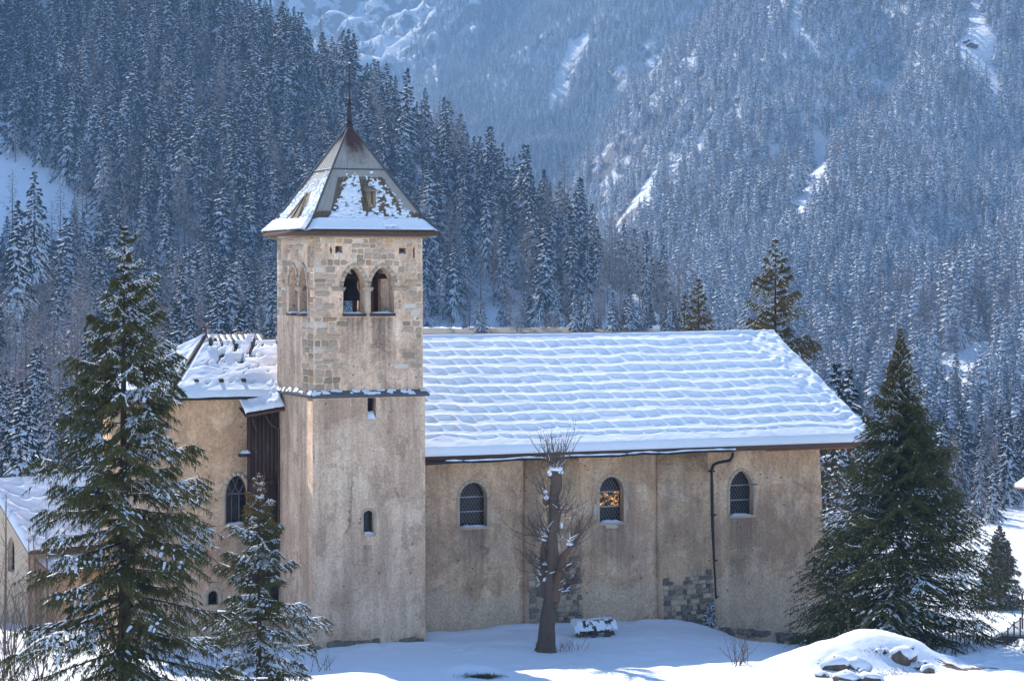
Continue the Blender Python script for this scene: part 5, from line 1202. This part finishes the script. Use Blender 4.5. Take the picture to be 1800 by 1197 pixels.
for i,(x,y,w) in enumerate(((1470,1168,.7),(1500,1172,.5),(1545,1146,.7),(1562,1150,.6),(1515,1186,.6),(1610,1172,.4),(1455,1190,.6),(1628,1180,.4),(1540,1188,.6),(1580,1186,.6))):
    p=ground_hit(x,y,84,97); r=np.random.default_rng(i+200); n=220; g=G(); P=np.stack([r.normal(size=n)*w*.5,r.normal(size=n)*.12,r.normal(size=n)*.10],1); blades(g,P,nrm(np.stack([r.normal(size=n)*.7,r.normal(size=n)*.4-.5,r.random(n)*.9],1)),.06+.12*r.random(n),np.full(n,.02),0,r)
    o=g.build('scrub',M['heath']); o.location=(p.x,p.y+.05,p.z+.02); tag(o,'low brown scrub poking out between the rocks of the snowy mound','shrub','scrub between the rocks of the snowy mound')
# heather tuft on the small foreground mound
p=ground_hit(848,1190,80,95); g=G(); r=np.random.default_rng(9); n=900; P=np.stack([r.normal(size=n)*.38,r.normal(size=n)*.2-.25,r.random(n)*.1-.05],1)
blades(g,P,nrm(np.stack([r.normal(size=n)*.5,r.normal(size=n)*.5-.4,r.random(n)*.8],1)),.10+.16*r.random(n),np.full(n,.02),0,r); o=g.build('heather_tuft',M['needleL']); o.location=(p.x,p.y,p.z+.05); tag(o,'dark green tuft poking out of the small snow mound at the bottom edge','plant')
# dark stones low on the buttress, snow tuft by its corner
g=G(); r=np.random.default_rng(19)
c=c2w(cp(1246,0,VN-.7)[0],VN-.85); zc=Tz(*c); n=500; P=np.stack([r.normal(size=n)*.22,r.normal(size=n)*.1,r.random(n)*1.2],1); P[:,0]*=(1.3-P[:,2]*.8)
blades(g,P,nrm(np.stack([r.normal(size=n)*.6,r.normal(size=n)*.3-.3,.5+r.random(n)],1)),.12+.12*r.random(n),np.full(n,.022),0,r); blades(g,P[:160]-[0,.08,0],nrm(np.stack([r.normal(size=160)*.6,r.normal(size=160)*.3-.3,.1+.3*r.random(160)],1)),np.full(160,.16),np.full(160,.06),1,r)
o=g.build('ivy_clump',[M['needleR'],M['snow']]); o.location=(c[0],c[1],zc-.1); tag(o,'snowy dark ivy clump climbing the foot of the right buttress','plant')

# ------------------------------------------------------------------ small chapel at the left
HA=R(40); hp_=at(45,965,115.); hz=hp_.z; hb=empty('chapel_building',(hp_.x,hp_.y,hz),HA,'small stone chapel with trodden snow on its roof and pointed gable window, left edge','chapel')
hd,hr=4.3,3.0; Lh=11.
def hw_(g): return g
gp=[(-.0+.35,-8),(2*hd-.35,-8),(2*hd-.35,-.1),(hd,hr-.35),(.35,-.1)]
gw=arch(cs(0,0,0)[0]*0+hd-1.75,hd-.75,-1.3,.0,'pointed',9,.85)
gw=[(p[0]-.1,p[1]) for p in arch(1.95,2.75,-1.45,-.25,'pointed',9,.45)]
g=G(); g.slab(gp,[gw],lambda a_,b_:(.3,a_,b_),lambda a_,b_:(.8,a_,b_)); g.box((.8,.35,-8),(Lh,.85,-.1)); g.box((.8,2*hd-.8,-8),(Lh,2*hd-.35,-.1)); g.slab(gp,[],lambda a_,b_:(Lh,a_,b_),lambda a_,b_:(Lh+.4,a_,b_)); g.build('wall',M['trim'],hb)
f=G(); f.slab(gw,[[(2.25+(p[0]-2.25)*.86,-.6+(p[1]+.6)*.93) for p in gw]],lambda a_,b_:(.48,a_,b_),lambda a_,b_:(.56,a_,b_)); w=f.build('window',M['trim'],hb); q=G(); q.slab(gw,[],lambda a_,b_:(.56,a_,b_),lambda a_,b_:(.6,a_,b_)); q.build('pane',M['glass'],w)
g=G(); 
for s,(v0,v1) in enumerate(((-.35,hd),(2*hd+.35,hd))): g.hexa([(0,v0,-.28),(Lh+.6,v0,-.28),(Lh+.6,v1,hr-.04),(0,v1,hr-.04),(0,v0,-.12),(Lh+.6,v0,-.12),(Lh+.6,v1,hr+.12),(0,v1,hr+.12)])
g.build('roof',M['eave'],hb)
n,m=150,80; S_,T_=np.meshgrid(np.linspace(-.05,Lh+.6,n),np.linspace(0,1,m)); r=np.random.default_rng(2); H_=.42*np.ones_like(S_)*(.85+.3*fbm(S_,T_*4,3,2))
for k in range(26):
    t=k/26; a_=.35+.35*math.sin(k*2.1)+.5*(k%2)+ .4*t*0; H_-=.20*np.exp(-(((S_-a_-.3)/.24)**2+((T_-(.06+.88*t))/.028)**2))
for k in range(10): H_-=.15*np.exp(-(((S_-(1.6+k*.55))/.2)**2+((T_-(.50+.25*math.sin(k)))/.025)**2))
H_*=np.clip(np.minimum(S_+.05,Lh+.6-S_)*4,0,1)**.5*np.clip(T_*14+.1,0,1)**.5
grid(S_,-.38+(hd+.38)*T_-.3*H_,-.14+(hr+.26)*T_+.8*H_).build('roof_snow',M['snow'],hb,True)
grid(S_,2*hd+.38-(hd+.38)*T_+.3*H_,-.14+(hr+.26)*T_+.8*H_).build('roof_snow',M['snow'],hb,True)
g=G(); g.box((.9,-1.2,-8),(7.,.34,-1.35)); g.build('annex_wall',M['stochre'],hb); g=G(); g.hexa([(.7,-1.5,-1.34),(7.2,-1.5,-1.34),(7.2,.33,-.75),(.7,.33,-.75),(.7,-1.5,-1.22),(7.2,-1.5,-1.22),(7.2,.33,-.6),(.7,.33,-.6)]); g.build('annex_roof',M['redwood'],hb)
snowbit([(.75,-1.48,-1.2),(7.1,-1.48,-1.2)],[(.75,.3,-.6),(7.1,.3,-.6)],.3,hb,'roof_snow',30)

# ------------------------------------------------------------------ road, railing, wall, cars, chalet at the right
fp=[(1500,190),(1560,185),(1620,150),(1665,132),(1708,119),(1752,107),(1768,103.5),(1788,99.5),(1815,94)]
Pf=[]; 
for x,Y in fp: X=(x-CX)/F*Y; Pf.append((X,Y))
Pf=np.array(Pf); dl=np.concatenate([[0],np.cumsum(np.linalg.norm(np.diff(Pf,axis=0),axis=1))]); NPt=int(dl[-1]/2.2); tt=np.linspace(0,dl[-1],NPt*16+1); FX=np.interp(tt,dl,Pf[:,0]);FY=np.interp(tt,dl,Pf[:,1])
FZ=T(FX,FY)
fz_=np.convolve(np.pad(FZ,20,'edge'),np.ones(41)/41,'valid'); FZ=np.maximum(fz_,FZ-.1)+.25
fe=empty('iron_railing',(0,0,0),0,'dark iron railing along the road wall at the lower right','railing')
for k in range(0,len(tt),16):
    g=G(); g.box((-.035,-.035,-.3),(.035,.035,1.2)); o=g.build('post',M['iron'],fe); o.location=(FX[k],FY[k],FZ[k])
for zz in (.12,1.08):
    g=G(); g.tube(np.stack([FX[::4],FY[::4],FZ[::4]+zz],1),.028,5); g.build('rail',M['iron'],fe)
g=G()
for k in range(0,len(tt),2): 
    if k%16: x,y,z=FX[k],FY[k],FZ[k]; g.add([(x-.009,y,z+.12),(x+.009,y,z+.12),(x+.009,y,z+1.08),(x-.009,y,z+1.08),(x,y+.015,z+.12),(x,y+.015,z+1.08)],[(0,1,2,3),(1,4,5,2),(4,0,3,5)])
g.build('balusters',M['iron'],fe,kind='stuff')
we=empty('retaining_wall',(0,0,0),0,'low rubble wall capped with snow under the iron railing','wall')
for k in range(0,len(tt)-4,4):
    for row in range(2):
        o=bpy.data.objects.new('stone',RM[(k+row)%6]); SC.collection.objects.link(o); o.parent=we; o.location=(FX[k]-.12,FY[k]-.18,FZ[k]-.42-row*.34+.1); o.scale=(rnd.uniform(.5,.75),rnd.uniform(.4,.6),rnd.uniform(.45,.6))
        if k/len(tt)<.35: break
g=G(); r=np.random.default_rng(1)
jj=np.arange(0,len(tt),2); P=np.stack([FX[jj]-.05,FY[jj]-.05,FZ[jj]-.08],1); g.tube(P,.14+.13*r.random(len(jj)),6); g.build('snow_cap',M['snow'],we,True)
xr=np.linspace(-75,62,60); yr=np.linspace(538,560,6); X,Y=np.meshgrid(xr,yr); M['road']=simple('salted_road',(.07,.065,.06),.7,.3,.3,.5,.2)
grid(X,Y,T(X,Y)+.35).build('road',M['road'],smooth=True,kind='structure')
# bare earth patch on the trodden path
p=ground_hit(1690,1178,80,96); r=np.random.default_rng(6); 
rr_,cc_2=np.meshgrid(np.linspace(0,1,30),np.linspace(0,2*PI,90)); q=1+.35*np.sin(cc_2*3+1)+.2*np.sin(cc_2*7); X=p.x+1.5*rr_*q*np.cos(cc_2); Y=p.y+.45*rr_*q*np.sin(cc_2); 
Z=T(X,Y)+.035-.09*rr_**3+(vn(X*9,Y*9)-.6)*.05; M['earth']=simple('wet_earth',(.16,.09,.05),.6,.4,.5,3,.8,.05); grid(X,Y,Z).build('earth_patch',M['earth'],smooth=True,kind='structure')
def car(x,y,Y,rz,L,W_,H,col,label,van=False):
    p=at(x,y,Y); e_=empty('parked_car' if not van else 'van',(p.x,Y,Tz(p.x,Y) if not van else p.z),rz,label,'van' if van else 'car')
    prof=[(-L/2,.35),(-L/2,.75*H*.75),(-L/2+.15,.6*H),(-L*.28,.62*H),(-L*.12,.97*H),(L*.30,H),(L*.47,.66*H),(L/2,.55*H),(L/2,.35)] if not van else [(-L/2,.35),(-L/2,.55*H),(-L*.40,.62*H),(-L*.30,.96*H),(L*.47,H),(L/2,.9*H),(L/2,.35)]
    g=G(); g.slab(prof,[],lambda a_,b_:(a_,-W_/2+.10*max(0,b_-.6*H),b_),lambda a_,b_:(a_,W_/2-.10*max(0,b_-.6*H),b_)); b=g.build('body',simple('car_paint_'+str(int(x)),col,.3,.5,.05,2,0),e_)
    g=G(); win=[(-L*.25,.66*H),(-L*.12,.92*H),(L*.28,.94*H),(L*.42,.67*H)]
    for s in (-1,1): g.add([(a_,s*(W_/2-.10*max(0,b_-.6*H)+.006),b_) for a_,b_ in win],[(0,1,2,3)])
    g.add([(-L*.285-.01,-W_*.42,.64*H),(-L*.285-.01,W_*.42,.64*H),(-L*.125-.02,W_*.38,.94*H),(-L*.125-.02,-W_*.38,.94*H)],[(0,1,2,3)]); g.build('windscreen',M['glass'],e_)
    for sx in (-.30,.31):
        for sy in (-1,1):
            g=G(); g.tube([(sx*L,sy*(W_/2-.2),.33),(sx*L,sy*(W_/2+.01),.33)],.33,14); wq=g.build('wheel',M['iron'],e_); g=G(); g.tube([(sx*L,sy*(W_/2-.02),.33),(sx*L,sy*(W_/2+.02),.33)],.18,10); g.build('rim',M['bar'],wq)
    for sy in (-1,1): g=G(); g.box((-L/2-.02,sy*W_*.36-.15,.55*H-.12),(-L/2+.04,sy*W_*.36+.15,.55*H+.02)); g.build('headlight',M['bar'],e_)
    if not van:
        g=G(); X,Y_2=np.meshgrid(np.linspace(-L/2+.05,L/2-.05,30),np.linspace(-W_/2+.08,W_/2-.08,12)); zz=np.interp(X,[a_[0] for a_ in prof[1:-1]],[a_[1] for a_ in prof[1:-1]]); Z=zz+.22*np.sqrt(np.clip(1-(np.abs(Y_2)/(W_/2-.07))**4,0,1))*(.8+.4*fbm(X*2,Y_2*2,2,4))-.02; grid(X,Y_2,Z,g); g.build('snow_cap',M['snow'],e_,True)
    return e_
car(1797,1140,128,R(160),4.2,1.75,1.5,(.30,.30,.32),'snow-covered parked car beyond the railing at the right edge')
car(1149,586,552,R(-75),4.8,1.95,2.1,(.75,.76,.78),'small white van on the valley road above the nave ridge',True)
# snowy rail barrier beyond the fence
g=G(); a_=at(1752,1128,140);b_=at(1800,1150,128); 
za,zb=Tz(a_.x,140),Tz(b_.x,128); g.tube([(a_.x,140,za+.9),(b_.x,128,zb+.9)],.12,5); 
for t in (0,.33,.66,1): x_,y_=a_.x+(b_.x-a_.x)*t,140-12*t; g.box((x_-.07,y_-.07,Tz(x_,y_)-.2),(x_+.07,y_+.07,Tz(x_,y_)+1.0))
o=g.build('wooden_barrier',M['wood']); tag(o,'dark wooden barrier beam beside the snowed-in car at the right edge','barrier')
for i,(x,h) in enumerate(((1783,1.4),(1787,1.2))):
    p=at(x,1098,190); g=G(); g.tube([(0,0,-.3),(0,0,h)],.09,6); g.tube([(0,0,h),(0,0,h+.12)],[.1,.04],6,1); o=g.build('wooden_post',[M['wood'],M['snow']]); o.location=(p.x,190,Tz(p.x,190)); tag(o,['left','right'][i]+' one of two short posts standing in the snowfield near the right edge','post')
g=G(); g.tube([(0,0,-.3),(0,0,4.5)],.07,6); o=g.build('utility_pole',M['wood']); p=at(1797,1100,170); o.location=(p.x,170,Tz(p.x,170)); tag(o,'thin tall pole in the snowfield at the right edge','pole')
def chalet(x,y,Y,w,dp,h,rz,label,cat='chalet'):
    p=at(x,y,Y); e_=empty('chalet_building',(p.x,Y,p.z-.5),rz,label,cat)
    g=G(); g.box((-w/2,-dp/2,-1.5),(w/2,dp/2,h*.45)); g.build('stone_base',M['sttan'],e_)
    g=G(); g.slab([(-w/2-.02,h*.45),(w/2+.02,h*.45),(w/2+.02,h*.8),(0,h*.8+w*.25),(-w/2-.02,h*.8)],[],lambda a_,b_:(a_,-dp/2-.02,b_),lambda a_,b_:(a_,dp/2+.02,b_)); g.build('timber_wall',M['wood'],e_)
    for zz in (h*.2,h*.6):
        for xx in (-w*.28,0,w*.28):
            f=G(); f.box((xx-.5,-dp/2-.08,zz-.45),(xx+.5,-dp/2-.03,zz+.5)); ww=f.build('window',M['oldpale'],e_); f=G(); f.box((xx-.4,-dp/2-.1,zz-.36),(xx+.4,-dp/2-.085,zz+.4)); f.build('pane',M['glass'],ww)
    g=G(); g.box((-w/2,-dp/2-1.,h*.43),(w/2,-dp/2-.1,h*.47)); g.box((-w/2,-dp/2-1.,h*.6),(w/2,-dp/2-.95,h*.64)); g.build('balcony',M['wood'],e_)
    for m_,(o0,o1,nm) in enumerate(((0,.2,'roof'),(.203,.75,'roof_snow'))):
        g=G()
        for s in (-1,1): g.hexa([(s*(w/2+1),-dp/2-1.2,h*.8-.5+o0),(0,-dp/2-1.2,h*.8+w*.25+o0),(0,dp/2+1,h*.8+w*.25+o0),(s*(w/2+1),dp/2+1,h*.8-.5+o0),(s*(w/2+1),-dp/2-1.2,h*.8-.5+o1),(0,-dp/2-1.2,h*.8+w*.25+o1),(0,dp/2+1,h*.8+w*.25+o1),(s*(w/2+1),dp/2+1,h*.8-.5+o1)])
        g.build(nm,[M['redwood'],M['snow']][m_],e_)
    return e_
chalet(1864,905,330,7.5,8,6,R(25),'brown timber chalet with snowy roof in the valley at the right edge')
def hut(x,y,fz,ylo,yhi,s,label):
    best=None
    for Y in np.linspace(ylo,yhi,500):
        p=at(x,y,Y)
        if p.z<=float(fz(np.array([p.x]),np.array([Y]))[0]): best=p; break
    p=best or at(x,y,(ylo+yhi)/2); e_=empty('mountain_hut',p,R(rnd.uniform(-40,40)),label,'hut')
    g=G(); g.slab([(-s,-2),(s,-2),(s,s*.5),(0,s),(-s,s*.5)],[],lambda a_,b_:(a_,-s*.6,b_),lambda a_,b_:(a_,s*.6,b_)); g.build('wall',M['wood'],e_)
    g=G(); 
    for q in (-1,1): g.hexa([(q*s*1.2,-s*.8,s*.42),(0,-s*.8,s*1.02),(0,s*.8,s*1.02),(q*s*1.2,s*.8,s*.42),(q*s*1.2,-s*.8,s*.55),(0,-s*.8,s*1.2),(0,s*.8,s*1.2),(q*s*1.2,s*.8,s*.55)])
    g.build('roof_snow',M['snow'],e_)
hut(1709,84,Z1,1300,2200,3.6,'dark mountain hut in the snowy clearing near the top right')
hut(1700,76,Z1,1300,2200,2.6,'smaller dark hut just above and left of the top right mountain hut')
hut(1393,366,Z1,900,1900,3.,'small dark hut in the sloping clearing high on the mountainside above the nave')
# boulders in the clearing of the wooded hill
for i in range(60):
    x,y=rnd.uniform(0,140),rnd.uniform(255,470)
    if not inpoly(x,y,clear1[0]): continue
    for Y in np.arange(590,900,1.5):
        p=at(x,y,Y)
        if p.z<=Tz(p.x,Y): break
    o=bpy.data.objects.new('boulder',RM[i%6]); SC.collection.objects.link(o); s=rnd.uniform(.4,1.1); o.location=p; o.scale=(s*1.3,s,s); tag(o,'dark boulder poking out of the snow in the clearing on the left hillside','boulder','boulders in the clearing on the left hillside')

# ------------------------------------------------------------------ mountain air
hm=bpy.data.materials.new('haze'); hm.use_nodes=True; ht=hm.node_tree
for n_ in list(ht.nodes):
    if n_.type=='BSDF_PRINCIPLED': ht.nodes.remove(n_)
pv=ht.nodes.new('ShaderNodeVolumePrincipled'); pv.inputs['Color'].default_value=(.32,.58,1,1); pv.inputs['Density'].default_value=2.4e-4; pv.inputs['Anisotropy'].default_value=0
ht.links.new(pv.outputs[0],[n_ for n_ in ht.nodes if n_.type=='OUTPUT_MATERIAL'][0].inputs['Volume'])
g=G(); g.box((-2600,-60,-140),(4200,4900,1300)); g.build('haze',hm,kind='stuff')
